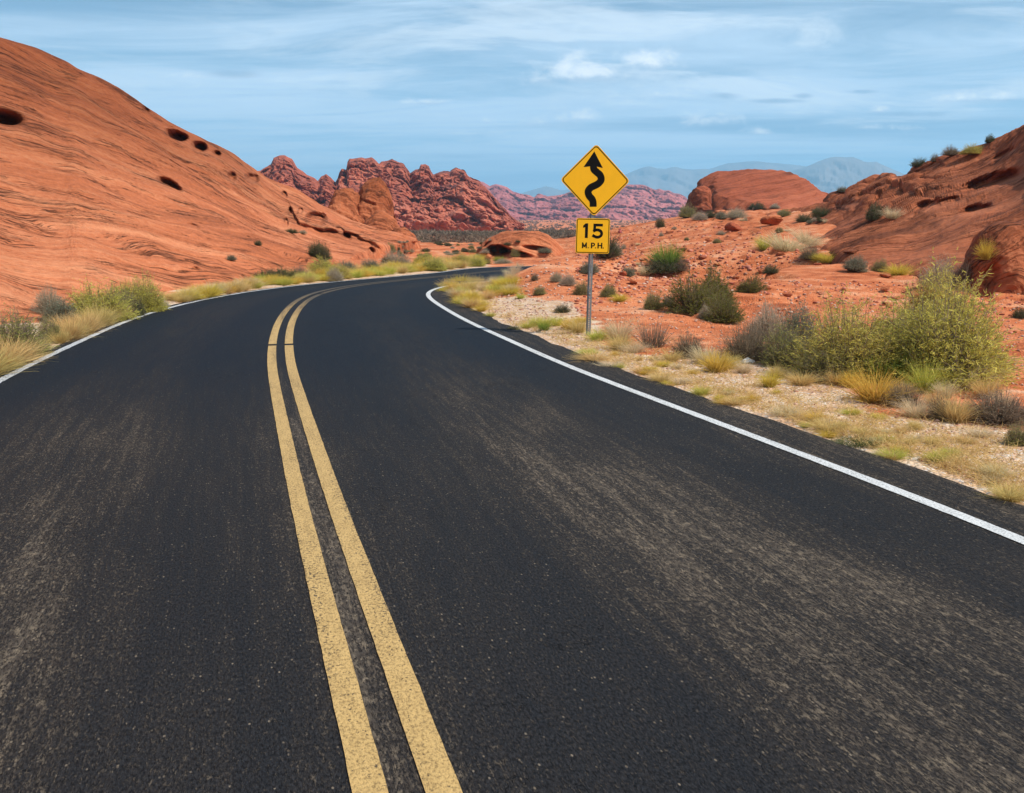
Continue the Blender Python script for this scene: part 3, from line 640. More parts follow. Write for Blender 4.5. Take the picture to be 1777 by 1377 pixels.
def angular(u, v, wpx, hpx, mat, seed, label, group=None):
    p = on_surf(u, v)
    if p is None: return
    p = np.array(p); d = p[1]; w = wpx / FPX * d; h = hpx / FPX * d
    r = np.random.default_rng(seed); import bmesh
    bm = bmesh.new()
    for _ in range(16):
        q = r.normal(size=3); q /= np.linalg.norm(q); bm.verts.new((q[0] * w / 2, q[1] * w * .4, (q[2] * .5 + .38) * h))
    bmesh.ops.convex_hull(bm, input=bm.verts)
    bmesh.ops.bevel(bm, geom=list(bm.edges), offset=w * .04, segments=1, affect='EDGES')
    bmesh.ops.subdivide_edges(bm, edges=list(bm.edges), cuts=1)
    me = bpy.data.meshes.new('boulder'); bm.verts.ensure_lookup_table()
    for vv in bm.verts:
        c = np.array(vv.co); c = c + fbm(c[None] * (3 / w) + seed, 3, 5)[0] * w * .035; vv.co = c
    bm.to_mesh(me); bm.free()
    V = np.array([vv.co for vv in me.vertices]); a = me.attributes.new('bed', 'FLOAT_VECTOR', 'POINT'); a.data.foreach_set('vector', (V[:, [2, 0, 1]] * 2 + seed).astype(np.float32).ravel())
    me.materials.append(mat); o = link('boulder', me, loc=p); tag(o, label, 'boulder', group); return o
angular(1277, 402, 42, 24, M_DOME, 5, 'dark red angular boulder lying alone on the slope above the straw clump')
angular(1340, 392, 46, 22, M_HILL, 6, 'flat orange slab of rock right of the dark angular boulder')
angular(1102, 494, 22, 14, M_HILL, 7, 'orange rock with a dark underside on the slope right of the sign post')
angular(1250, 372, 26, 9, M_HILL, 8, 'small orange stone among grey bushes below the rock dome')
angular(1076, 405, 12, 9, M_FAR, 9, 'pale pinkish stone lying beside the speed plaque')
angular(1669, 766, 15, 9, M_FAR, 10, 'small grey pointed stone on the sand of the right verge')
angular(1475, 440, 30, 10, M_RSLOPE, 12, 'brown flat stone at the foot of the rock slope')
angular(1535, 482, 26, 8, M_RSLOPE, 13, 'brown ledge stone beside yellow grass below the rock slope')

_r = np.random.default_rng(71)
for j in range(18):
    u = _r.uniform(1060, 1560); v = np.interp(u, [1060, 1200, 1560], [420, 395, 500]) + _r.uniform(0, 75)
    angular(u, v, _r.uniform(9, 22), _r.uniform(5, 11), M_HILL if j % 3 else M_DOME, 100 + j, 'small broken orange boulder lying on the rocky slope between sign and rock face', 'small broken boulders on the right slope')

# ------------------------------------------------------------------ far ridges and mountains
def ridge(name, crest, vb, d0, d1, mat, nr, nc, amp, freq, seed, diag=(1, .35), crag=1.0):
    cr = np.array(crest, float); U = np.linspace(cr[0, 0], cr[-1, 0], nc); V = np.interp(U, cr[:, 0], cr[:, 1])
    t = np.concatenate([np.linspace(0, 1, int(nr * .8)), np.linspace(1, 1.5, nr - int(nr * .8))[1:]])
    vb_ = np.interp(U, [p[0] for p in vb], [p[1] for p in vb])
    T = t[:, None]; Tc = np.minimum(T, 1)
    D = d0 + (d1 - d0) * Tc ** 1.35 + np.maximum(T - 1, 0) * (d1 - d0) * 2
    Vg = vb_[None] + (V - vb_)[None] * Tc
    P = at(np.broadcast_to(U[None], Vg.shape), Vg, D)
    P[..., 2] -= np.maximum(T - 1, 0) ** 1.3 * (P[..., 2].max() - P[..., 2].min()) * 1.4
    q = P * freq; qd = np.stack([q[..., 0] * diag[0] + q[..., 2] * diag[1], q[..., 1] * .5, q[..., 2]], -1)
    h1, h2, cid3 = worley(qd * 5.1, seed + 2); f1, f2, cid = worley(qd, seed); g1, g2, cid2 = worley(qd * 2.3, seed + 1)
    disp = amp * (.9 * (cid - .5) + .8 * np.clip(f2 - f1, 0, .5) + .45 * (cid2 - .5) + .45 * np.clip(g2 - g1, 0, .5) + .22 * (cid3 - .5) + .25 * np.clip(h2 - h1, 0, .5)) * crag + amp * .7 * fbm(qd * .5, 4, seed) + amp * .35 * (1 - 2 * np.abs(fbm(qd * 1.5, 4, seed + 4)))
    env = sstep(T, 0, .12) * (1 - .88 * np.exp(-((T - 1) / .05) ** 2))
    vdir = P - np.array([0, 0, EYE]); vdir /= np.linalg.norm(vdir, axis=-1, keepdims=True)
    P = P - vdir * (disp * env * 1.6)[..., None]; P[..., 2] += disp * env * .35
    bed = np.stack([P[..., 2] + P[..., 0] * .35, P[..., 0], P[..., 1]], -1)
    return solid(name, P, [mat], {'bed': bed}, register=False, local=True)
A_cr = [(430, 300), (452, 297), (470.7, 286), (475, 274), (485, 270.5), (494, 270), (507, 276.6), (516, 292), (525, 297), (533, 304), (545, 309), (552, 314.6), (557, 307), (566, 303), (574, 309), (582, 317), (586, 310), (589, 300), (593, 294), (601, 295.6), (603, 282), (606, 276.6), (616, 276), (628, 274), (634, 276), (645, 273.6), (652, 279), (658, 285), (662, 281), (672, 280), (680, 278), (690, 282), (700, 285), (707, 294), (712, 302), (717, 298), (721, 295), (727, 294), (730, 286), (738, 285), (744, 288), (748, 297), (752, 303), (762, 300), (771, 298), (781, 300), (786, 295), (791, 293), (798, 295), (806, 298), (812, 306), (820, 313), (831, 316), (840, 325), (852, 336), (866, 352), (882, 370), (896, 384), (910, 392)]
o = ridge('rocky_ridge', A_cr, [(430, 405), (900, 404), (910, 398)], 250, 330, M_CLIFF, 330, 900, 3.6, .11, 3, (1, .7))
tag(o, 'jagged dark red sandstone ridge with knobbly pinnacles behind the left hill', 'rock ridge')
A2 = [(800, 330), (822, 322), (831, 314.6), (838, 316), (850, 323), (856, 321), (861, 320), (870, 322), (879, 325), (891, 333.6), (905, 338), (920, 341), (927, 343), (932, 339), (938, 338), (950, 341), (962, 340), (975, 338), (985, 335), (1000, 331), (1020, 328), (1045, 325), (1066, 323), (1089, 321), (1115, 321), (1124, 324), (1132, 328), (1138, 330), (1144, 328), (1152, 331), (1161, 331), (1170, 336), (1179, 337), (1188, 343), (1196, 350), (1212, 358), (1240, 368), (1270, 374)]
o = ridge('rocky_ridge', A2, [(800, 388), (1270, 388)], 1080, 1480, M_FAR, 170, 560, 11.0, .026, 9, (1, .5))
tag(o, 'hazy purple sandstone ridge low on the horizon behind the sign', 'rock ridge')
def mountain(crest, d, seed):
    o = ridge('mountains', crest, [(crest[0][0], 384), (crest[-1][0], 384)], d * .86, d, M_MTN, 50, 260, 60, .004, seed, crag=.6); tag(o, kind='structure')
mountain([(860, 352), (890, 341), (905, 336), (920, 331), (935, 327), (948, 324), (960, 327), (972, 331), (1000, 327), (1040, 318), (1065, 311), (1087, 303), (1100, 297), (1118, 291), (1127, 289), (1140, 293), (1155, 294), (1163, 291), (1171, 290), (1184, 293), (1201, 295), (1216, 294), (1231, 294), (1246, 289), (1262, 284), (1285, 282), (1307, 280), (1340, 283), (1373, 286), (1404, 290), (1450, 300), (1520, 318), (1600, 345)], 7600, 21)
mountain([(1330, 330), (1360, 303), (1385, 294), (1404, 288), (1420, 281), (1434, 276), (1442, 274), (1450, 272.5), (1466, 274), (1480, 273), (1491, 277), (1500, 281), (1510, 282), (1520, 281), (1533, 287), (1551, 295), (1580, 308), (1620, 325), (1680, 350)], 6200, 24)

# ------------------------------------------------------------------ sign
def plain(name, col, rough=.5, metal=0.0, spec=.4, vary=.15, nscale=30):
    m, k, b = new_mat(name); tc = k.add('ShaderNodeTexCoord').outputs['Object']
    n = k.noise(tc, nscale, 4, .6); c = k.mix(k.m('MULTIPLY', k.ss(n, .35, .7), vary), col, tuple(x * .45 for x in col))
    k.put(b.inputs['Base Color'], c); b.inputs['Roughness'].default_value = rough; b.inputs['Metallic'].default_value = metal
    b.inputs['Specular IOR Level'].default_value = spec; return m
M_SIGN = plain('sign_yellow', (.95, .475, .010), .55, spec=.2, vary=.09, nscale=7); M_INK = plain('sign_black', (.008, .007, .006), .8, spec=.08, vary=.1)
M_ALU = plain('sign_metal', (.50, .50, .48), .45, .6, vary=.3); M_GALV = plain('galvanised_steel', (.30, .30, .29), .5, .55, vary=.5, nscale=40)
def rounded(pts, r, n=6):
    out = []; pts = [np.array(p, float) for p in pts]
    for i, p in enumerate(pts):
        a, c = pts[i - 1] - p, pts[(i + 1) % len(pts)] - p; a /= np.linalg.norm(a); c /= np.linalg.norm(c)
        half = math.acos(float(a @ c)) / 2; d = r / math.tan(half); p0, p1 = p + a * d, p + c * d
        bis = (a + c) / np.linalg.norm(a + c); cen = p + bis * r / math.sin(half)
        a0 = math.atan2(*(p0 - cen)[::-1]); a1 = math.atan2(*(p1 - cen)[::-1]); da = (a1 - a0 + math.pi) % (2 * math.pi) - math.pi
        out += [cen + r * np.array([math.cos(a0 + da * t), math.sin(a0 + da * t)]) for t in np.linspace(0, 1, n)]
    return np.array(out)
class PanelMesh:
    """flat sign panel in the x-z plane facing -y"""
    def __init__(s): s.V = []; s.F = []; s.M = []
    def poly(s, P, y, mi, flip=False):
        b = len(s.V); s.V += [(p[0], y, p[1]) for p in P]; f = list(range(b, b + len(P))); s.F.append(f[::-1] if flip else f); s.M.append(mi)
    def side(s, P, y0, y1, mi):
        n = len(P); b = len(s.V); s.V += [(p[0], y0, p[1]) for p in P] + [(p[0], y1, p[1]) for p in P]
        for i in range(n):
            j = (i + 1) % n; s.F.append([b + i, b + n + i, b + n + j, b + j]); s.M.append(mi)
    def ring(s, P, Q, y, mi):
        n = len(P); b = len(s.V); s.V += [(p[0], y, p[1]) for p in P] + [(q[0], y, q[1]) for q in Q]
        for i in range(n):
            j = (i + 1) % n; s.F.append([b + i, b + j, b + n + j, b + n + i]); s.M.append(mi)
    def stroke(s, P, w, y, mi):
        P = np.array(P, float); t = np.gradient(P, axis=0); t /= np.linalg.norm(t, axis=1)[:, None]; q = np.stack([-t[:, 1], t[:, 0]], 1) * w / 2
        b = len(s.V); n = len(P); s.V += [(p[0], y, p[1]) for p in P + q] + [(p[0], y, p[1]) for p in P - q]
        for i in range(n - 1): s.F.append([b + n + i, b + n + i + 1, b + i + 1, b + i]); s.M.append(mi)
    def build(s, name, mats, parent, loc):
        me = bpy.data.meshes.new(name); me.from_pydata(s.V, [], s.F)
        for m in mats: me.materials.append(m)
        me.polygons.foreach_set('material_index', s.M); me.update()
        return link(name, me, parent, loc)
def build_sign():
    base = np.array(on_surf(1021, 583)); mpp = float(proj(base)[2]) / FPX
    root = bpy.data.objects.new('traffic_sign', None); COL.objects.link(root); root.location = base
    root.rotation_euler = (math.radians(-.5), math.radians(1.2), math.radians(2))
    tag(root, 'yellow diamond winding road sign over a 15 M.P.H. plaque on a steel post', 'traffic sign')
    top = 300 * mpp
    # U-channel post with punched holes: web, two flanges, two lips
    pm = PanelMesh(); V, F = [], []
    def box(x0, x1, y0, y1, z0, z1):
        b = len(V); V.extend([(x, y, z) for x in (x0, x1) for y in (y0, y1) for z in (z0, z1)])
        F.extend([[b + i for i in f] for f in ((0, 1, 3, 2), (4, 6, 7, 5), (0, 4, 5, 1), (2, 3, 7, 6), (0, 2, 6, 4), (1, 5, 7, 3))])
    hw = .013; z = -.3; pitch = .0254
    box(-hw, -.006, .0, .004, -.3, top); box(.006, hw, .0, .004, -.3, top)
    while z < top - pitch:
        box(-.006, .006, .0003, .0037, z, z + pitch * .52); z += pitch
    box(-hw - .004, -hw, .0, .028, -.3, top); box(hw, hw + .004, .0, .028, -.3, top)
    box(-hw - .019, -hw - .004, .024, .028, -.3, top); box(hw + .004, hw + .019, .024, .028, -.3, top)
    me = bpy.data.meshes.new('post'); me.from_pydata(V, [], F); me.materials.append(M_GALV); me.update(); post = link('post', me, root)
    def bolt(par, z, y=-.001):
        V2, F2 = [], []; n = 6
        for yy in (y - .007, y + .003): V2 += [(.009 * math.cos(a), yy, z + .009 * math.sin(a)) for a in np.linspace(0, 2 * math.pi, n, endpoint=False)]
        F2 = [list(range(n))[::-1], list(range(n, 2 * n))] + [[i, (i + 1) % n, n + (i + 1) % n, n + i] for i in range(n)]
        me = bpy.data.meshes.new('bolt'); me.from_pydata(V2, [], F2); me.materials.append(M_ALU); me.update(); return link('bolt', me, par)
    bolt(post, 73 * mpp); bolt(post, 67 * mpp)
    # diamond panel (zoomed-photo units, 3.822 per photo pixel)
    q = mpp / 3.822
    h = 230 * q; yb = -.004
    D = PanelMesh(); dia = [(0, -h), (h * .985, 0), (0, h), (-h * .985, 0)]
    P0 = rounded(dia, .045); P1 = rounded([(x * .965, z * .965) for x, z in dia], .04); P2 = rounded([(x * .93, z * .93) for x, z in dia], .032)
    D.poly(P0, yb - .003, 0); D.poly(P0, yb, 2, True); D.side(P0, yb - .003, yb, 2); D.ring(P1, P2, yb - .0042, 1)
    f = lambda zx, zy: ((zx - 340) * q, (295 - zy) * q)
    ctr = catmull([f(333, 462), f(332, 436), f(324, 414), f(305, 393), f(297, 366), f(312, 342), f(338, 328), f(362, 314), f(379, 290), f(371, 262), f(350, 244), f(330, 226), f(326, 205), f(326, 190)], 90)
    D.stroke(ctr, 45 * q, yb - .0042, 1)
    D.poly([f(328, 113), f(262, 213), f(304, 207), f(326, 207), f(350, 208), f(387, 216)], yb - .0046, 1)
    D.build('warning_panel', [M_SIGN, M_INK, M_ALU], root, (.018, 0, 263.5 * mpp))
    # speed plaque
    w2, h2 = 110 * q, 113 * q; R = PanelMesh(); sq = [(-w2, -h2), (w2, -h2), (w2, h2), (-w2, h2)]
    ins = lambda d: [(x - math.copysign(d, x), z - math.copysign(d, z)) for x, z in sq]
    P0 = rounded(sq, .028); P1 = rounded(ins(.008), .024); P2 = rounded(ins(.017), .017)
    R.poly(P0, yb - .003, 0); R.poly(P0, yb, 2, True); R.side(P0, yb - .003, yb, 2); R.ring(P1, P2, yb - .0042, 1)
    f = lambda zx, zy: ((zx - 327.5) * q, (655 - zy) * q); y = yb - .0042
    R.poly([f(276, 669), f(295, 669), f(295, 575), f(279, 575), f(263, 590), f(263, 604), f(276, 600)], y, 1)
    R.poly([f(330, 593), f(391, 593), f(391, 576), f(330, 576)], y, 1); R.poly([f(328, 626), f(345, 626), f(348, 586), f(331, 586)], y - .0002, 1)
    arc = catmull([f(330, 625), f(345, 617), f(362, 616), f(379, 624), f(385, 639), f(379, 654), f(362, 662), f(345, 660), f(325, 650)], 40); R.stroke(arc, 18 * q, y - .0004, 1)
    for a, bb in (((263, 735), (263, 698)), ((287, 735), (287, 698))): R.stroke([f(*a), f(*bb)], 8 * q, y, 1)
    R.stroke([f(262, 699), f(275, 727)], 8 * q, y - .0002, 1); R.stroke([f(288, 699), f(275, 727)], 8 * q, y - .0003, 1)
    R.stroke([f(322, 735), f(322, 698)], 8.5 * q, y, 1); R.stroke(catmull([f(322, 702), f(333, 702), f(340, 706), f(340, 714), f(333, 719), f(322, 719)], 20), 7 * q, y - .0002, 1)
    R.stroke([f(365, 735), f(365, 698)], 8.5 * q, y, 1); R.stroke([f(388, 735), f(388, 698)], 8.5 * q, y, 1); R.stroke([f(365, 716), f(388, 716)], 7 * q, y - .0002, 1)
    for zx in (300, 348, 399): R.stroke([f(zx, 735), f(zx, 728)], 6 * q, y, 1)
    R.build('speed_panel', [M_SIGN, M_INK, M_ALU], root, (.012, 0, 171 * mpp))
    return root
build_sign()

# ------------------------------------------------------------------ plants
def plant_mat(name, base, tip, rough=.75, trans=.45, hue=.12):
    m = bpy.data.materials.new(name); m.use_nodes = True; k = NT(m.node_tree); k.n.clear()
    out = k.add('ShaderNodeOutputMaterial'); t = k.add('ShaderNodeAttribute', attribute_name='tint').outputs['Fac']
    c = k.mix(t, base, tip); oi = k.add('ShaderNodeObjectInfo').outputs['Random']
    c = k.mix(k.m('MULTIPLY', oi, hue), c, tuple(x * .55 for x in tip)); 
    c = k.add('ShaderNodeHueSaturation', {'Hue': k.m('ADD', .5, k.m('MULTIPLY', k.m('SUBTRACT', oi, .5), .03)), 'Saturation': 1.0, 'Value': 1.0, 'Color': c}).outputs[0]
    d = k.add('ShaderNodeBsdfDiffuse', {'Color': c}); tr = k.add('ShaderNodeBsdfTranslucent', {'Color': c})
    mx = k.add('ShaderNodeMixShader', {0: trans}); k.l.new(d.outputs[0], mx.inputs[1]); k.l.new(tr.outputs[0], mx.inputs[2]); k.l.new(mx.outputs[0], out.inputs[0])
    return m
def ribbons(base, dirv, L, w, droop, r, segs=3, bend=None):
    """n tapering blades -> V, F, tint (0 foot .. 1 tip)"""
    n = len(base); t = np.linspace(0, 1, segs + 1)
    side = np.cross(dirv, r.normal(size=(n, 3))); side /= np.linalg.norm(side, axis=1)[:, None] + 1e-9
    hor = dirv.copy(); hor[:, 2] = 0; hor /= np.linalg.norm(hor, axis=1)[:, None] + 1e-6
    P = base[:, None] + dirv[:, None] * (L[:, None] * t)[..., None]
    P = P + hor[:, None] * (droop[:, None] * L[:, None] * t ** 2 * .5)[..., None]; P[..., 2] -= droop[:, None] * L[:, None] * t ** 2 * .5
    if bend is not None: P = P + bend[:, None] * (t ** 1.5)[None, :, None]
    ww = w[:, None] * (1 - .8 * t ** 1.5)
    A = P - side[:, None] * ww[..., None] / 2; B = P + side[:, None] * ww[..., None] / 2
    V = np.stack([A, B], 2).reshape(-1, 3)
    i = np.arange(n)[:, None] * (2 * (segs + 1)) + np.arange(segs)[None] * 2
    F = np.stack([i, i + 1, i + 3, i + 2], -1).reshape(-1, 4)
    return V, F, np.broadcast_to(t[None, :, None], (n, segs + 1, 2)).reshape(-1).copy(), P
def tuft_mesh(name, mat, n, seed, spread=.55, w=.011, foot=.18, droop=(.1, .8), up=.35, seedheads=True):
    """bunch grass, about 1 wide and 1 tall"""
    r = np.random.default_rng(seed); a = r.uniform(0, 2 * math.pi, n); q = np.sqrt(r.random(n))
    base = np.stack([np.cos(a) * q * foot, np.sin(a) * q * foot, np.full(n, -.02)], 1)
    a2 = a + r.normal(0, .5, n); lean = np.clip(np.abs(r.normal(0, spread, n)) * (.35 + .65 * q), 0, 1.3)
    d = np.stack([np.cos(a2) * np.sin(lean), np.sin(a2) * np.sin(lean), np.cos(lean)], 1)
    L = r.uniform(.5, 1.0, n) * np.where(r.random(n) < .12, 1.12, .92) / (1 + .15 * lean); dr = r.uniform(*droop, n)
    V, F, t, P = ribbons(base, d, L, np.full(n, w) * r.uniform(.6, 1.3, n), dr, r, 3)
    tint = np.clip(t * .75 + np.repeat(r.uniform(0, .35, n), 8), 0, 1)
    V[:, :2] = np.clip(V[:, :2], -.75, .75)
    return mesh_from(name, V, F, [mat], {'tint': tint})
def shrub_parts(seed, n_stem, n_leaf, leaf=(.035, .008), dome_h=1.0, open_=.75, w=.010, jit=.12, leaf_from=.45, upright=.0, lumps=5, foot=.16):
    """rounded bush, about 1 wide and 1 tall -> stems, foliage arrays"""
    r = np.random.default_rng(seed); n = n_stem
    lc = r.uniform(0, 2 * math.pi, lumps); lb = r.uniform(.6, 1.12, lumps)
    a = r.uniform(0, 2 * math.pi, n); el = np.arccos(np.clip(r.uniform(upright, 1.0, n), 0, 1)) * open_ / .75 
    el = np.minimum(el, 1.5)
    lump = np.ones(n)
    for c, q in zip(lc, lb): lump = lump * (1 + (q - 1) * np.exp(-((((a - c + math.pi) % (2 * math.pi)) - math.pi) / .6) ** 2))
    R = lump * r.uniform(.72, 1.0, n) + np.minimum(r.exponential(.018, n), .08)
    tip = np.stack([np.cos(a) * np.sin(el) * .5 * R, np.sin(a) * np.sin(el) * .5 * R, np.cos(el) * R * dome_h + .05], 1)
    q = np.sqrt(r.random(n)); base = np.stack([np.cos(a) * q * foot, np.sin(a) * q * foot, np.full(n, -.03)], 1)
    d = tip - base; L = np.linalg.norm(d, axis=1); d /= L[:, None]
    bend = r.normal(0, jit, (n, 3)) * L[:, None] * .5
    V, F, t, P = ribbons(base, d, L, np.full(n, w) * r.uniform(.5, 1.4, n), r.uniform(-.15, .25, n), r, 4, bend)
    # short side twigs
    m = n * 3; si = r.integers(0, n, m); tt = r.uniform(.35, .95, m); k0 = np.minimum((tt * 4).astype(int), 3); fr = tt * 4 - k0
    bp = P[si, k0] * (1 - fr)[:, None] + P[si, k0 + 1] * fr[:, None]; sd = d[si] + r.normal(0, .6, (m, 3)); sd /= np.linalg.norm(sd, axis=1)[:, None]
    sL = r.uniform(.06, .18, m)
    V2, F2, t2, P2 = ribbons(bp, sd, sL, np.full(m, w * .6), r.uniform(0, .4, m), r, 2)
    stems = (np.concatenate([V, V2]), np.concatenate([F, F2 + len(V)]), np.clip(np.concatenate([t * .8, .5 + .4 * t2]) + r.normal(0, .05, len(V) + len(V2)), 0, 1))
    # leaves on stems and twigs
    nl = n_leaf; pick = r.random(nl) < .6
    j = r.integers(0, m, nl); u = r.random(nl); lp = P2[j, 0] * (1 - u)[:, None] + P2[j, 2] * u[:, None]
    j2 = r.integers(0, n, nl); tt = leaf_from + (1 - leaf_from) * r.random(nl) ** .7; k0 = np.minimum((tt * 4).astype(int), 3); fr = tt * 4 - k0
    lp2 = P[j2, k0] * (1 - fr)[:, None] + P[j2, k0 + 1] * fr[:, None]
    lp = np.where(pick[:, None], lp, lp2); ld = np.where(pick[:, None], sd[j], d[j2]) + r.normal(0, .55, (nl, 3)); ld /= np.linalg.norm(ld, axis=1)[:, None]
    V3, F3, t3, _ = ribbons(lp, ld, leaf[0] * r.uniform(.6, 1.3, nl), np.full(nl, leaf[1]) * r.uniform(.6, 1.4, nl), r.uniform(0, .5, nl), r, 1)
    rad = np.clip(np.linalg.norm(lp * np.array([2, 2, 1]), axis=1), 0, 1)
    tin = np.clip(np.repeat(r.uniform(0, 1, nl), 4) * .75 + .25 * np.repeat(r.random(nl), 4), 0, 1)
    return stems, (V3, F3, tin)
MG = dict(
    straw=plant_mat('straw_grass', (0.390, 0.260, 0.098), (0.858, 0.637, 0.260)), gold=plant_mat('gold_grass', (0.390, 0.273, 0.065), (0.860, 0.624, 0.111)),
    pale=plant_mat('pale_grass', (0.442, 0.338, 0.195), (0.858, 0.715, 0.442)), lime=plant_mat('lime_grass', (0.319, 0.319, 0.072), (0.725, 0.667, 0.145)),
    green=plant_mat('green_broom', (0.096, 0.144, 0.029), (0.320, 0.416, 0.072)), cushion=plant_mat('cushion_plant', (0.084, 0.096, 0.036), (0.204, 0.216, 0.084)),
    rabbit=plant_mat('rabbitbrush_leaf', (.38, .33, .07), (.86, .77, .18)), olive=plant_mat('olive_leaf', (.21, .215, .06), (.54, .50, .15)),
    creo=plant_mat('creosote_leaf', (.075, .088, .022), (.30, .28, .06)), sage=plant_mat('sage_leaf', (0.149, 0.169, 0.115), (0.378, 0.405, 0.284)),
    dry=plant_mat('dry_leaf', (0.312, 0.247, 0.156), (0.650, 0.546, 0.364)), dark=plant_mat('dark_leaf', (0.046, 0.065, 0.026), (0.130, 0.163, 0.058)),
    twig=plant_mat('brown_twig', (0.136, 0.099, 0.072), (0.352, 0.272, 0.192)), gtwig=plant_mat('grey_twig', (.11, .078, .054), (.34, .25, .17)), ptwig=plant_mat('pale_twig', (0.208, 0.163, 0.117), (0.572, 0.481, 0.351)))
TUFT = {}
for kind, n, kw in (('straw', 620, {}), ('gold', 620, dict(spread=.62)), ('pale', 520, dict(spread=.5, w=.009)), ('lime', 520, dict(spread=.6)), ('green', 700, dict(spread=.5, droop=(0, .3), foot=.3)), ('cushion', 700, dict(spread=.9, foot=.42, droop=(.1, .6), w=.014)), ('gtwig', 300, dict(spread=.72, droop=(-.1, .2), w=.011, foot=.24))):
    TUFT[kind] = [tuft_mesh('grass_tuft' if kind not in ('green', 'cushion', 'gtwig') else 'shrub', MG[kind], n, 100 + 7 * i + len(kind) * 31, **kw) for i in range(3)]
SHRUB = {}
for kind, leafm, twm, ns, nl, kw in (
    ('rabbit', 'rabbit', 'twig', 1000, 26000, dict(lumps=8, leaf=(.034, .0075), open_=.9, leaf_from=.4, w=.007)), ('olive', 'olive', 'twig', 700, 7000, dict(leaf=(.042, .009), open_=.8)),
    ('creo', 'creo', 'gtwig', 420, 14000, dict(leaf=(.026, .010), open_=.82, upright=.05, lumps=9, leaf_from=.35)), ('sage', 'sage', 'gtwig', 520, 7500, dict(leaf=(.032, .012), lumps=8)),
    ('dry', 'dry', 'ptwig', 800, 4200, dict(leaf=(.03, .007), open_=.85)), ('grey', 'dry', 'gtwig', 800, 1100, dict(leaf=(.025, .006), open_=.85, upright=.1)), ('dark', 'dark', 'gtwig', 500, 7500, dict(leaf=(.034, .013), lumps=7))):
    SHRUB[kind] = []
    for i in range(2):
        st, fo = shrub_parts(300 + 11 * i + len(kind) * 17 + ns, ns, nl, **kw)
        SHRUB[kind].append((mesh_from('stems', *st[:2], [MG[twm]], {'tint': st[2]}), mesh_from('foliage', *fo[:2], [MG[leafm]], {'tint': fo[2]})))
_pc = [0]
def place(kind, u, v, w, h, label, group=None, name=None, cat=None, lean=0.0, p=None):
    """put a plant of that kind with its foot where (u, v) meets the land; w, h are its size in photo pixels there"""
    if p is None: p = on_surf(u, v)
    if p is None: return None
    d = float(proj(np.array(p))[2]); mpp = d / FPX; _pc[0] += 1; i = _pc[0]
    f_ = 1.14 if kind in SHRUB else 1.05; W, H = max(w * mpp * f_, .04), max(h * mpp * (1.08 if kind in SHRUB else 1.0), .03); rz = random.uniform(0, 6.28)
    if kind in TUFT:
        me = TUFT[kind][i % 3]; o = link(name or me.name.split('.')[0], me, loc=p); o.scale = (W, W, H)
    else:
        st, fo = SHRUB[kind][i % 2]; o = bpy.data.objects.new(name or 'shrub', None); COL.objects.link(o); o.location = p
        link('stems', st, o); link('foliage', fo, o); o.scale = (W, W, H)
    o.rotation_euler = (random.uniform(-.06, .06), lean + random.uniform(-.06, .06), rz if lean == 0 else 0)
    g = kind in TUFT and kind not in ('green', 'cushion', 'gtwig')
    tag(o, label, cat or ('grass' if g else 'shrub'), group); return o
# --- right side, large plants near the frame edge and round the sign
place('rabbit', 1478, 655, 180, 140, 'broad yellow green bush, left half of the largest pair on the right verge')
place('rabbit', 1634, 662, 232, 210, 'largest yellow green bush, tall and rounded, near the right edge')
place('rabbit', 1570, 640, 150, 120, 'green bush filling the gap between the two largest yellow green bushes')
place('rabbit', 1625, 560, 110, 105, 'pale feathery top bush rising behind the largest yellow green bush')
place('olive', 1430, 660, 110, 70, 'low olive skirt of twigs at the left foot of the largest bush pair')
place('green', 1535, 662, 110, 62, 'bright green broom plant under the largest bushes behind the golden tuft')
place('gold', 1518, 698, 92, 82, 'big golden grass tuft in front of the largest green bush')
place('lime', 1603, 682, 62, 88, 'tall green yellow grass tuft standing right of the big golden tuft')
place('pale', 1683, 672, 85, 72, 'pale straw grass tuft under the right side of the largest bush')
place('straw', 1658, 733, 66, 74, 'straw grass tuft growing between two dark brown brush clumps')
for (u, v, w, h, kd) in ((1450, 668, 44, 40, 'straw'), (1478, 672, 40, 44, 'gold'), (1425, 664, 40, 32, 'pale'), (1560, 690, 50, 44, 'straw'), (1640, 690, 50, 46, 'pale'), (1712, 690, 60, 54, 'straw'), (1740, 705, 50, 40, 'pale'), (1350, 655, 44, 32, 'straw'), (1290, 648, 40, 34, 'pale'), (1270, 640, 44, 38, 'straw'), (1165, 628, 40, 30, 'straw'), (1620, 705, 46, 40, 'straw')):
    place(kd, u, v, w, h, 'dry straw tuft growing at the foot of the bush row on the right verge', 'straw along the right bush row')
place('grey', 1735, 732, 130, 62, 'dark brown twiggy brush low at the right edge beside a straw tuft')
place('grey', 1632, 728, 50, 44, 'small dark twiggy brush left of the straw tuft at the right')
place('pale', 1588, 724, 62, 52, 'greyish dry grass tuft left of the dark twiggy brush')
place('grey', 1565, 705, 70, 40, 'bare grey twigs at the foot of the big golden tuft')
place('sage', 1385, 612, 88, 100, 'grey green sage bush left of the largest yellow green bush')
place('olive', 1365, 636, 90, 76, 'olive bush in front of the grey green sage bush')
place('dry', 1330, 592, 100, 74, 'pale dry brush behind the olive bush and left of the sage bush')
place('grey', 1296, 624, 110, 66, 'wide brown twiggy brush behind the golden tuft by the verge')
place('grey', 1196, 621, 66, 48, 'dark bare twiggy brush near the verge right of the spiky brush')
place('gtwig', 1133, 602, 66, 58, 'spiky dark grey brush fanning upward right of the sign')
place('gold', 1243, 646, 58, 54, 'golden grass tuft at the verge in front of the brown brush')
place('pale', 1222, 632, 60, 52, 'thin pale grass standing behind the golden verge tuft')
place('gold', 1335, 672, 38, 42, 'small golden tuft on the sand below the olive bush')
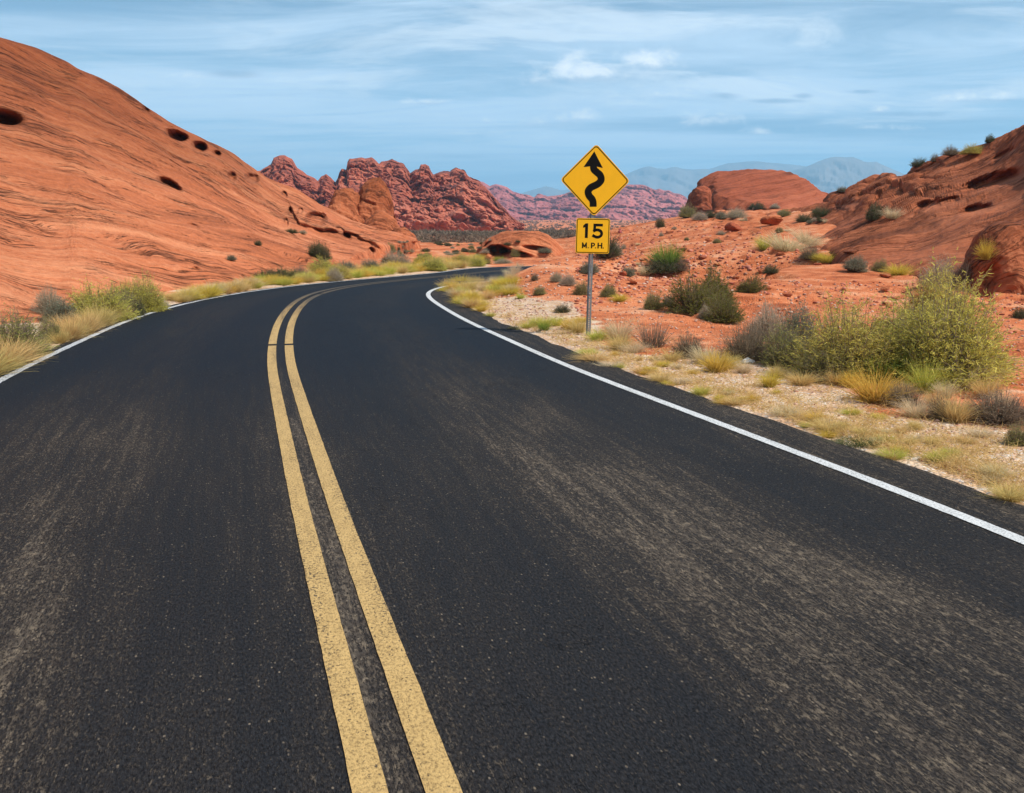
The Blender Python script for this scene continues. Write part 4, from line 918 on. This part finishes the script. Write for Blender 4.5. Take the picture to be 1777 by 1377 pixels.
place('straw', 1390, 668, 60, 34, 'low straw tuft on the sand right of the small golden tuft')
place('lime', 1038, 592, 42, 34, 'round yellow green tuft at the foot of the sign post')
place('pale', 1075, 590, 66, 56, 'pale feathery grass right of the tuft at the sign post')
place('straw', 1076, 608, 52, 42, 'straw tuft in front of the pale feathery grass near the sign')
place('pale', 1100, 612, 52, 30, 'wispy pale grass on the sand right of the sign')
place('creo', 1208, 543, 118, 72, 'dark green bush on the red slope, the largest right of the sign')
place('creo', 1240, 530, 96, 74, 'dark green bush joined behind the largest dark bush right of the sign')
place('creo', 1258, 560, 76, 60, 'lower dark green bush with bare stems right of the largest dark bush')
place('creo', 1300, 508, 66, 34, 'thin dark green bush trailing right from the dark bushes on the slope')
place('dry', 1224, 552, 34, 26, 'small pale dry clump between the two dark green bushes')
place('green', 1158, 462, 56, 50, 'bright green broom bush on the slope, upright above a dark base')
place('dark', 1152, 474, 60, 30, 'dark green bush at the base of the bright green broom bush')
place('grey', 1178, 470, 34, 24, 'small grey twiggy bush right of the bright green broom bush')
place('pale', 1120, 478, 34, 28, 'pale yellow grass left of the dark green broom base')
place('sage', 1090, 480, 28, 22, 'grey green cushion on the slope right of the sign post')
place('dark', 1052, 447, 46, 42, 'dark green bush half hidden behind the speed plaque')
place('dry', 1068, 444, 26, 26, 'pale dry bush sticking out right of the speed plaque')
place('olive', 1132, 537, 38, 36, 'olive yellow bush on red soil left of the largest dark bush')
place('olive', 1055, 515, 32, 24, 'small olive bush on red soil just right of the sign post')
place('gold', 1076, 523, 30, 20, 'small golden tuft right of the small olive bush near the post')
place('olive', 1008, 512, 30, 26, 'small brownish olive bush touching the left of the sign post')
place('olive', 937, 512, 26, 18, 'small olive bush on red soil left of the sign, furthest right of a pair')
place('lime', 903, 519, 20, 17, 'small yellow green tuft on red soil, left one of a pair')
place('dark', 975, 543, 28, 16, 'small dark bush on bare red soil left of the sign post')
place('dry', 966, 489, 24, 20, 'small grey white bush on the slope left of the sign post')
place('sage', 1022, 475, 44, 26, 'pale grey bush behind the upper sign post')
place('dry', 985, 495, 34, 22, 'dry brown tufted bush on the slope left of the sign post')
place('grey', 928, 487, 16, 14, 'tiny dark twig bush on the red bank near the far road')
place('dark', 1146, 395, 18, 20, 'small round dark bush on the skyline rise right of the plaque')
place('dark', 1338, 475, 28, 17, 'small dark round bush alone on bare rock right of the dark bushes')
place('sage', 1160, 530, 26, 22, 'small grey bush on red soil above the olive yellow bush')
place('pale', 1362, 436, 100, 44, 'wide pale straw clump of grass leaning right on the red slope', lean=.25)
place('pale', 1400, 425, 70, 36, 'pale arching grass at the right end of the wide straw clump', lean=.35)
place('lime', 1326, 434, 34, 40, 'green grass tuft at the left end of the wide straw clump')
place('grey', 1404, 450, 36, 24, 'small grey twig bush below the right end of the straw clump')
place('gold', 1436, 456, 42, 26, 'small golden tuft on the slope below the rock face')
place('gold', 1420, 452, 30, 20, 'yellow tuft just left of the small golden tuft below the rock face')
place('sage', 1482, 472, 52, 34, 'grey leaning bush at the foot of the smooth rock slope', lean=.2)
place('olive', 1525, 472, 30, 24, 'small olive bush right of the grey leaning bush')
place('gold', 1560, 478, 46, 30, 'golden tuft beside dry twigs below the smooth rock face')
place('dry', 1630, 500, 70, 58, 'pale feathery bush below the rock face behind the largest bush')
place('grey', 1674, 492, 44, 44, 'grey bare bush in the shade left of the big boulder')
place('dark', 1514, 383, 34, 36, 'dark green bush in a cleft of the rock slope')
place('pale', 1548, 380, 48, 30, 'straw grass right of the dark bush in the rock cleft', lean=.2)
place('dark', 1425, 377, 34, 20, 'dark rounded bush on the slope left of the rock cleft bush')
place('dark', 1396, 385, 28, 15, 'smaller dark bush lower left of the dark rounded bush')
place('olive', 1360, 376, 26, 13, 'olive bush on the slope behind the flat orange slab')
place('dark', 1313, 364, 30, 14, 'dark low bush at the foot of the rock dome')
place('dry', 1276, 379, 44, 20, 'pale grey bush at the foot of the rock dome above the lone boulder')
place('sage', 1252, 380, 26, 16, 'small grey green bush left of the pale grey bush by the rock dome')
place('dark', 1232, 378, 24, 14, 'small dark bush left of the grey bushes below the rock dome')
place('olive', 1193, 378, 34, 26, 'olive bush under the left end of the rock dome')
place('dry', 1215, 382, 30, 16, 'pale brush right of the olive bush under the rock dome')
place('dry', 1345, 362, 22, 10, 'pale brush tuft on the rise in front of the rock dome')
place('sage', 1462, 334, 22, 12, 'small grey bush where the rock dome meets the rock slope')
place('dark', 1594, 290, 28, 17, 'dark bush on the skyline, lowest of the row along the slope crest')
place('grey', 1622, 281, 16, 14, 'thin grey twigs on the skyline right of the lowest crest bush')
place('grey', 1652, 270, 36, 18, 'grey bush on the skyline left of the yellow crest bush')
place('rabbit', 1688, 268, 40, 20, 'yellow green bush on the skyline crest of the right slope')
place('dark', 1718, 248, 18, 15, 'small dark bush on the skyline, highest along the right crest')
place('gold', 1712, 450, 30, 50, 'golden grass growing up from the crack left of the big boulder')
place('dark', 1770, 552, 28, 20, 'small dark bush on red ground at the right edge')
# --- right verge
place('cushion', 1484, 771, 56, 16, 'flat dark green cushion plant on the sand beside the asphalt')
place('lime', 1550, 797, 56, 30, 'yellow green tuft right of the flat dark cushion plant')
place('pale', 1522, 770, 30, 18, 'dry straw wisp touching the flat dark cushion plant')
place('lime', 1648, 791, 36, 22, 'small yellow green tuft left of the pointed grey stone')
place('straw', 1586, 746, 32, 28, 'straw tuft on the sand below the greyish dry grass')
place('straw', 1618, 772, 36, 22, 'faint straw tuft between the sand tufts at the right')
place('straw', 1272, 702, 66, 18, 'low brownish straw mat on the sand near the asphalt edge')
place('lime', 1216, 686, 40, 26, 'bright yellow tuft close to the asphalt right of the sign')
place('straw', 1146, 662, 52, 22, 'low brownish tuft on the asphalt shoulder right of the sign')
place('straw', 1438, 748, 78, 26, 'wide low brown straw mat left of the flat dark cushion plant')
place('pale', 1365, 722, 70, 22, 'pale flattened grass on the sand between two brown mats')
place('straw', 1752, 868, 80, 42, 'large straw tuft at the right edge nearest the asphalt')
place('pale', 1728, 826, 60, 30, 'pale wisps just above the large straw tuft at the right edge')
place('olive', 1766, 772, 46, 44, 'olive dry bush cut by the right edge above the straw tufts')
place('pale', 1700, 758, 60, 26, 'pale dry wisps in front of the dark brush at the right edge')
for j, (u, v, w, h, kd) in enumerate([(930, 566, 30, 26, 'lime'), (946, 568, 34, 30, 'lime'), (944, 574, 22, 20, 'green'), (915, 570, 28, 18, 'lime'), (893, 577, 28, 14, 'olive'), (990, 572, 44, 34, 'gold'), (1003, 578, 38, 36, 'straw'), (966, 566, 28, 28, 'lime'),
    (852, 550, 20, 14, 'lime'), (835, 541, 26, 18, 'gold'), (875, 585, 30, 14, 'straw'), (1010, 560, 30, 16, 'gold'), (1030, 628, 70, 24, 'straw'), (1060, 640, 60, 22, 'pale'), (1020, 616, 40, 18, 'lime'), (1115, 648, 50, 16, 'straw'), (1180, 668, 40, 20, 'pale')]):
    place(kd, u, v, w, h, 'small yellow tuft in the loose row along the pale sand between bend and sign' if v < 600 else 'low dry tuft on the pale sand in front of the sign foot', 'tufts on the sand near the sign')
r = np.random.default_rng(19)
for j in range(48):
    u = r.uniform(1040, 1770); e = np.interp(u, [1045, 1277, 1777], [640, 724, 887]); v = e - r.uniform(8, 62) * np.interp(u, [1040, 1777], [.8, 1.5]); s_ = np.interp(v, [600, 860], [.75, 1.5])
    place(r.choice(['gold', 'straw', 'lime', 'pale'], p=[.35, .35, .15, .15]), u, v, r.uniform(16, 36) * s_, r.uniform(9, 20) * s_, 'small dry yellow tuft scattered on the sandy strip along the right white line', 'small tufts on the right sandy strip')
# golden grass bank on the inside of the bend
r = np.random.default_rng(5)
for j in range(46):
    t = r.random(); u = 772 + 122 * r.random(); lo = np.interp(u, [772, 800, 850, 900], [512, 538, 540, 505]); hi = np.interp(u, [772, 800, 850, 900], [505, 496, 489, 484])
    v = hi + (lo - hi) * r.random() ** 1.6; s_ = np.interp(v, [480, 540], [.85, 1.1])
    kd = r.choice(['gold', 'straw', 'pale', 'lime'], p=[.4, .35, .1, .15])
    place(kd, u, v, 40 * s_ * r.uniform(.6, 1.1), 30 * s_ * r.uniform(.55, 1.1), 'golden grass tuft in the dense bank on the inside of the bend', 'grass bank inside the bend')
for (u, v, h) in ((893, 476, 26), (880, 481, 20), (901, 470, 22)):
    place('pale', u, v, 22, h, 'thin pale grass leaning over the far asphalt where the road vanishes', 'thin grass by the far road', lean=.2)
# --- left verge, near group
place('straw', 2, 640, 108, 78, 'tall golden grass clump at the left frame edge nearest the road')
place('straw', 34, 630, 66, 62, 'golden grass clump just right of the tall one at the left edge')
place('olive', 18, 618, 130, 90, 'olive green bush at the left edge behind tall golden grass')
place('olive', 88, 594, 48, 46, 'low dark olive clump between the two golden grass stretches')
for j, (u, v, w, h) in enumerate([(120, 590, 56, 54), (146, 580, 60, 58), (170, 568, 60, 56), (194, 559, 50, 48), (104, 596, 40, 38), (212, 553, 32, 36)]):
    place('straw', u, v, w, h, 'golden grass in the continuous stretch below the olive bushes on the left verge', 'golden grass below the left olive bushes')
for j, (u, v, w, h) in enumerate([(12, 645, 54, 42), (50, 622, 56, 50), (70, 612, 46, 42), (-30, 655, 110, 80), (5, 618, 80, 60)]):
    place('straw', u, v, w, h, 'golden grass tuft in the stretch along the white line nearest the left edge', 'golden grass nearest the left edge')
for j, (u, v, w, h) in enumerate([(128, 588, 52, 46), (156, 576, 50, 48), (180, 566, 46, 42), (224, 549, 34, 32), (112, 580, 50, 50), (172, 558, 56, 46)]):
    place('straw', u, v, w, h, 'golden grass in the continuous stretch below the olive bushes on the left verge', 'golden grass below the left olive bushes')
place('rabbit', 168, 556, 118, 74, 'wide olive yellow bush in the left row above the golden grass')
place('sage', 105, 560, 74, 50, 'dull grey green bush left in the row above the golden grass')
place('dry', 88, 545, 56, 52, 'wispy pale bush standing at the left end of the bush row')
place('olive', 208, 548, 70, 60, 'olive bush right of the wide bush in the left row')
place('green', 226, 532, 48, 58, 'bright green upright broom rising above the left bush row', lean=.1)
place('rabbit', 250, 543, 68, 66, 'grey yellow bush at the right end of the left bush row')
place('dark', 237, 554, 32, 38, 'small dark green bush at the asphalt below the left bush row')
place('dry', 283, 538, 30, 22, 'dry tuft at the asphalt edge where the left bush row ends')
# strip of grass along the outer edge of the bend
def strip(u0, u1, n, kinds, pk, hlo, hhi, dv, label, group, seed):
    r = np.random.default_rng(seed)
    for j in range(n):
        u = u0 + (u1 - u0) * (j + r.random()) / n
        v = np.interp(u, [294, 357, 432, 545, 665, 778, 838], [533, 519.5, 506, 492.5, 481.5, 471, 463.5]) - 3 - dv * r.random() ** 1.3
        place(r.choice(kinds, p=pk), u, v, r.uniform(.8, 1.5) * hhi, r.uniform(hlo, hhi), label, group)
strip(300, 445, 30, ['straw', 'gold', 'pale'], [.5, .25, .25], 16, 32, 8, 'straw grass tuft in the left roadside strip before the dark bush', 'left roadside grass before the dark bush', 1)
strip(430, 640, 44, ['straw', 'lime', 'gold'], [.4, .3, .3], 16, 28, 11, 'yellow grass tuft in the left roadside strip below the rock slab', 'left roadside grass below the rock slab', 2)
strip(630, 835, 46, ['straw', 'lime', 'gold'], [.4, .3, .3], 13, 25, 11, 'yellow grass tuft in the far left roadside strip along the bend', 'far left roadside grass', 3)
place('dark', 462, 488, 48, 24, 'dark green bush behind the roadside grass, left of a pair below the rock slab')
place('dark', 490, 487, 54, 24, 'dark green bush behind the roadside grass, right of a pair below the rock slab')
place('grey', 522, 485, 36, 24, 'grey twiggy bush right of the dark bush pair on the left verge')
place('rabbit', 560, 480, 56, 34, 'yellow green bush right of the grey twiggy bush on the left verge')
place('rabbit', 586, 484, 46, 30, 'bright yellow green bush in the middle of the left roadside strip')
place('sage', 602, 474, 40, 26, 'grey green bush above the bright yellow green roadside bush')
place('dry', 582, 488, 34, 26, 'round straw clump touching the asphalt in the left roadside strip')
place('sage', 643, 471, 38, 26, 'dark grey bush right of the rock slab on the left verge')
place('dark', 672, 461, 26, 18, 'dark bush above the pale brush on the far left verge')
place('dry', 690, 462, 56, 30, 'pale whitish brush on the far left verge')
place('rabbit', 751, 470, 50, 28, 'round yellow green bush, larger of two along the far left road edge')
place('rabbit', 735, 462, 44, 24, 'pale yellow bush behind the larger round bush on the far verge')
place('rabbit', 826, 463, 30, 22, 'round olive yellow bush where the white line ends on the far left')
place('rabbit', 800, 461, 40, 22, 'dry yellow bush left of the round olive yellow bush')
place('dark', 843, 459, 18, 14, 'small dark bush right of the round olive yellow bush')
place('green', 866, 454, 22, 12, 'small bright green bush in front of the dark cave')
place('dry', 872, 458, 36, 10, 'pale brush below the bright green bush near the cave')
place('olive', 894, 446, 18, 18, 'olive bush at the right side of the dark cave')
place('sage', 945, 440, 30, 12, 'grey green bush on the right part of the cave mound')
place('dark', 912, 441, 20, 10, 'dark bush between the cave and the grey green bush')
# plants on the left hill
place('dark', 549, 446, 38, 30, 'dark green bush in the cleft of the left hill slab')
place('dark', 562, 452, 26, 30, 'dark grey bush low in the cleft of the left hill slab')
place('dark', 506, 405, 26, 9, 'dark bush on the left hill below the hollows')
place('dry', 524, 406, 18, 8, 'pale bush beside the dark bush on the left hill')
place('dark', 447, 426, 14, 10, 'tiny dark bush alone on the bare left hill')
place('sage', 402, 452, 20, 12, 'tiny grey bush alone on the lower left hill')
place('olive', 679, 439, 20, 19, 'olive bush at the foot of the far tip of the left hill')
# scattered scrub on the valley floor beyond the road
r = np.random.default_rng(12)
for j in range(60):
    u = r.uniform(690, 900); v = r.uniform(418, 447); s_ = np.interp(v, [420, 446], [.6, 1.0])
    place(r.choice(['dark', 'olive', 'sage', 'dry'], p=[.3, .25, .25, .2]), u, v, 18 * s_ * r.uniform(.5, 1.2), 8 * s_ * r.uniform(.6, 1.2), 'small scrub bush scattered on the valley floor beyond the road', 'scrub on the valley floor')
for j in range(26):
    u = r.uniform(1070, 1440); v = r.uniform(368, 430) if u > 1150 else r.uniform(400, 470)
    place(r.choice(['dark', 'olive', 'sage', 'dry', 'pale'], p=[.2, .2, .2, .2, .2]), u, v, r.uniform(8, 18), r.uniform(5, 11), 'tiny scrub tuft scattered over the red slope right of the sign', 'tiny scrub on the red slope')

# ------------------------------------------------------------------ loose cover: stones, stubble, litter
BV_G = BVHS[0]
def ground_pts(n, region, seed):
    r = np.random.default_rng(seed); out = []
    while len(out) < n:
        u, v = region(r)
        if u is None: continue
        d = Vector(ray(u, v).tolist()).normalized(); h = BV_G.ray_cast(Vector((0, 0, EYE)), d)
        if h[0] is None or h[3] > 70: continue
        x, y = h[0].x, h[0].y
        if dist1(x, y) < .15: continue
        out.append(tuple(h[0]))
    return np.array(out)
def dist1(x, y):
    """signed distance outside the asphalt"""
    q = np.array([[x, y]]); i = int(np.argmin(((CL - q) ** 2).sum(1))); lat = float((q[0] - CL[i]) @ nrm[i])
    return (lat - WR[i] - SHR[i]) if lat > 0 else (-lat - WL[i] - SHL[i])
def slope_region(r):
    u = r.uniform(760, 1777); lo = np.interp(u, [760, 1045, 1277, 1777], [512, 640, 724, 887]); hi = np.interp(u, [760, 900, 1050, 1200, 1777], [505, 470, 400, 375, 480])
    return u, hi + (lo - hi) * r.random() ** .8
def stones(name, n, seed, mat, smin, smax, label):
    r = np.random.default_rng(seed); P = ground_pts(n, slope_region, seed)
    D = proj(P)[2]; s = np.exp(r.uniform(math.log(smin), math.log(smax), n)) * np.clip(D / 12, .7, 2.6)
    ico = np.array([(0, 0, 1), (.89, 0, .45), (.28, .85, .45), (-.72, .53, .45), (-.72, -.53, .45), (.28, -.85, .45), (.72, .53, -.45), (-.28, .85, -.45), (-.89, 0, -.45), (-.28, -.85, -.45), (.72, -.53, -.45), (0, 0, -1)])
    fc = np.array([(0, 1, 2), (0, 2, 3), (0, 3, 4), (0, 4, 5), (0, 5, 1), (1, 6, 2), (2, 7, 3), (3, 8, 4), (4, 9, 5), (5, 10, 1), (2, 6, 7), (3, 7, 8), (4, 8, 9), (5, 9, 10), (1, 10, 6), (11, 7, 6), (11, 8, 7), (11, 9, 8), (11, 10, 9), (11, 6, 10)])
    a = r.uniform(0, 6.28, n); X = ico[None] * r.uniform(.6, 1.4, (n, 12, 1)) * s[:, None, None] * np.stack([r.uniform(.7, 1.4, n), r.uniform(.6, 1.2, n), r.uniform(.35, .8, n)], 1)[:, None]
    c, q = np.cos(a)[:, None], np.sin(a)[:, None]; X = np.stack([X[..., 0] * c - X[..., 1] * q, X[..., 0] * q + X[..., 1] * c, X[..., 2]], -1)
    V = (X + P[:, None] + np.array([0, 0, 1]) * s[:, None, None] * .2).reshape(-1, 3); F = (fc[None] + np.arange(n)[:, None, None] * 12).reshape(-1, 3)
    o = link(name, mesh_from(name, V, F, [mat], {'bed': np.repeat(P * 3, 12, 0), 'tint': np.repeat(r.random(n), 12)}, smooth=False)); tag(o, label, 'gravel', kind='stuff')
M_STONE = plant_mat('stone_chips', (.34, .15, .08), (.62, .46, .35), trans=0.0)
stones('gravel', 4600, 31, M_STONE, .006, .024, 'red and pale stone chips strewn over the red slope and sandy verge')
M_RUB = plant_mat('rubble_stone', (.24, .075, .035), (.58, .27, .165), trans=0.0)
def rubble_region(r):
    u = 1000 + abs(r.normal(0, 1)) * 190 if r.random() < .6 else r.uniform(1050, 1777); hi = np.interp(u, [760, 900, 1050, 1200, 1777], [505, 470, 405, 380, 500])
    return u, hi + r.random() ** 1.3 * np.interp(u, [1000, 1777], [120, 90])
slope_region_, slope_region = slope_region, rubble_region
stones('rubble', 1500, 37, M_RUB, .008, .034, 'broken red and pale stones lying over the rocky slope behind the sign')
slope_region = slope_region_
def stubble():
    r = np.random.default_rng(44); n = 900
    def reg(r):
        u = r.uniform(780, 1777); lo = np.interp(u, [780, 1045, 1277, 1777], [528, 638, 722, 884]); return u, lo - abs(r.normal(0, 1)) * np.interp(u, [780, 1777], [18, 62])
    P = ground_pts(n, reg, 45); m = 16
    base = np.repeat(P, m, 0) + r.normal(0, .05, (n * m, 3)) * np.array([1, 1, 0]); N = len(base)
    d = r.normal(0, .8, (N, 3)); d[:, 2] = np.abs(d[:, 2]) * .8 + .25; d /= np.linalg.norm(d, axis=1)[:, None]
    V, F, t, _ = ribbons(base, d, r.uniform(.03, .14, N), np.full(N, .004), r.uniform(.1, .8, N), r, 2)
    o = link('dry_grass', mesh_from('dry_grass', V, F, [MG['straw']], {'tint': np.clip(t * .6 + .3, 0, 1)})); tag(o, 'thin dry grass stubble spread over the sandy right verge', 'grass', kind='stuff')
stubble()
def scrubland():
    """low scrub too far off to count, on the plain below the ridges"""
    r = np.random.default_rng(61); n = 9000
    R = np.where(r.random(n) < .45, r.uniform(76, 122, n), np.exp(r.uniform(math.log(125), math.log(1050), n))); A_ = r.uniform(-.2, .24, n)
    x, y = R * np.sin(A_), R * np.cos(A_); z = tps(x, y); s = r.uniform(.25, .8, n) * np.clip(R / 120, 1, 3.0); m = 9
    cen = np.repeat(np.stack([x, y, z], 1), m, 0); S_ = np.repeat(s, m); N = n * m
    d = r.normal(0, 1, (N, 3)); d[:, 2] = np.abs(d[:, 2]) * .8 + .2; d /= np.linalg.norm(d, axis=1)[:, None]
    V, F, t, _ = ribbons(cen + r.normal(0, .12, (N, 3)) * S_[:, None] * np.array([1, 1, 0]), d, S_ * r.uniform(.4, .8, N), S_ * .35, r.uniform(0, .5, N), r, 1)
    o = link('scrubland', mesh_from('scrubland', V, F, [MG['gtwig']], {'tint': np.clip(t * .3 + np.repeat(np.repeat(r.random(n), m), 4) * .6, 0, 1)})); tag(o, 'dark low scrub covering the distant plain below the ridges', 'scrub', kind='stuff')
scrubland()
def litter():
    p = on_surf(1297, 631); r = np.random.default_rng(3); n = 26
    th = np.linspace(0, 6.283, n); R = np.linspace(0, 1, 9); T, Q = np.meshgrid(th, R)
    X = np.stack([np.cos(T) * Q * .085, np.sin(T) * Q * .05, .045 * (1 - Q ** 2)], -1); nz = fbm(X * 26, 4, 3); nz[:, -1] = nz[:, 0]
    X[..., 2] = np.maximum(X[..., 2] + nz * .028 * (1 - Q * .5) + .015, 0)
    o = solid('litter', X + np.array(p), [plain('white_litter', (.72, .72, .72), .6, vary=.2)], register=False, local=True)
    tag(o, 'crumpled white scrap lying under the brown brush beside the verge', 'litter')
litter()

# ------------------------------------------------------------------ air
m = bpy.data.materials.new('haze_air'); m.use_nodes = True; k = NT(m.node_tree); k.n.clear()
out = k.add('ShaderNodeOutputMaterial'); vol = k.add('ShaderNodeVolumePrincipled'); k.l.new(vol.outputs[0], out.inputs['Volume'])
vol.inputs['Color'].default_value = (.30, .70, 1.0, 1); vol.inputs['Density'].default_value = .0002; vol.inputs['Anisotropy'].default_value = 0.1
x0, x1, y0, y1, z0, z1 = -12300, 12300, -12300, 12300, -12, 470
V = [(x, y, z) for x in (x0, x1) for y in (y0, y1) for z in (z0, z1)]
me = bpy.data.meshes.new('haze'); me.from_pydata(V, [], [(0, 1, 3, 2), (4, 6, 7, 5), (0, 4, 5, 1), (2, 3, 7, 6), (0, 2, 6, 4), (1, 5, 7, 3)]); me.materials.append(m); me.update()
tag(link('haze', me), kind='stuff')
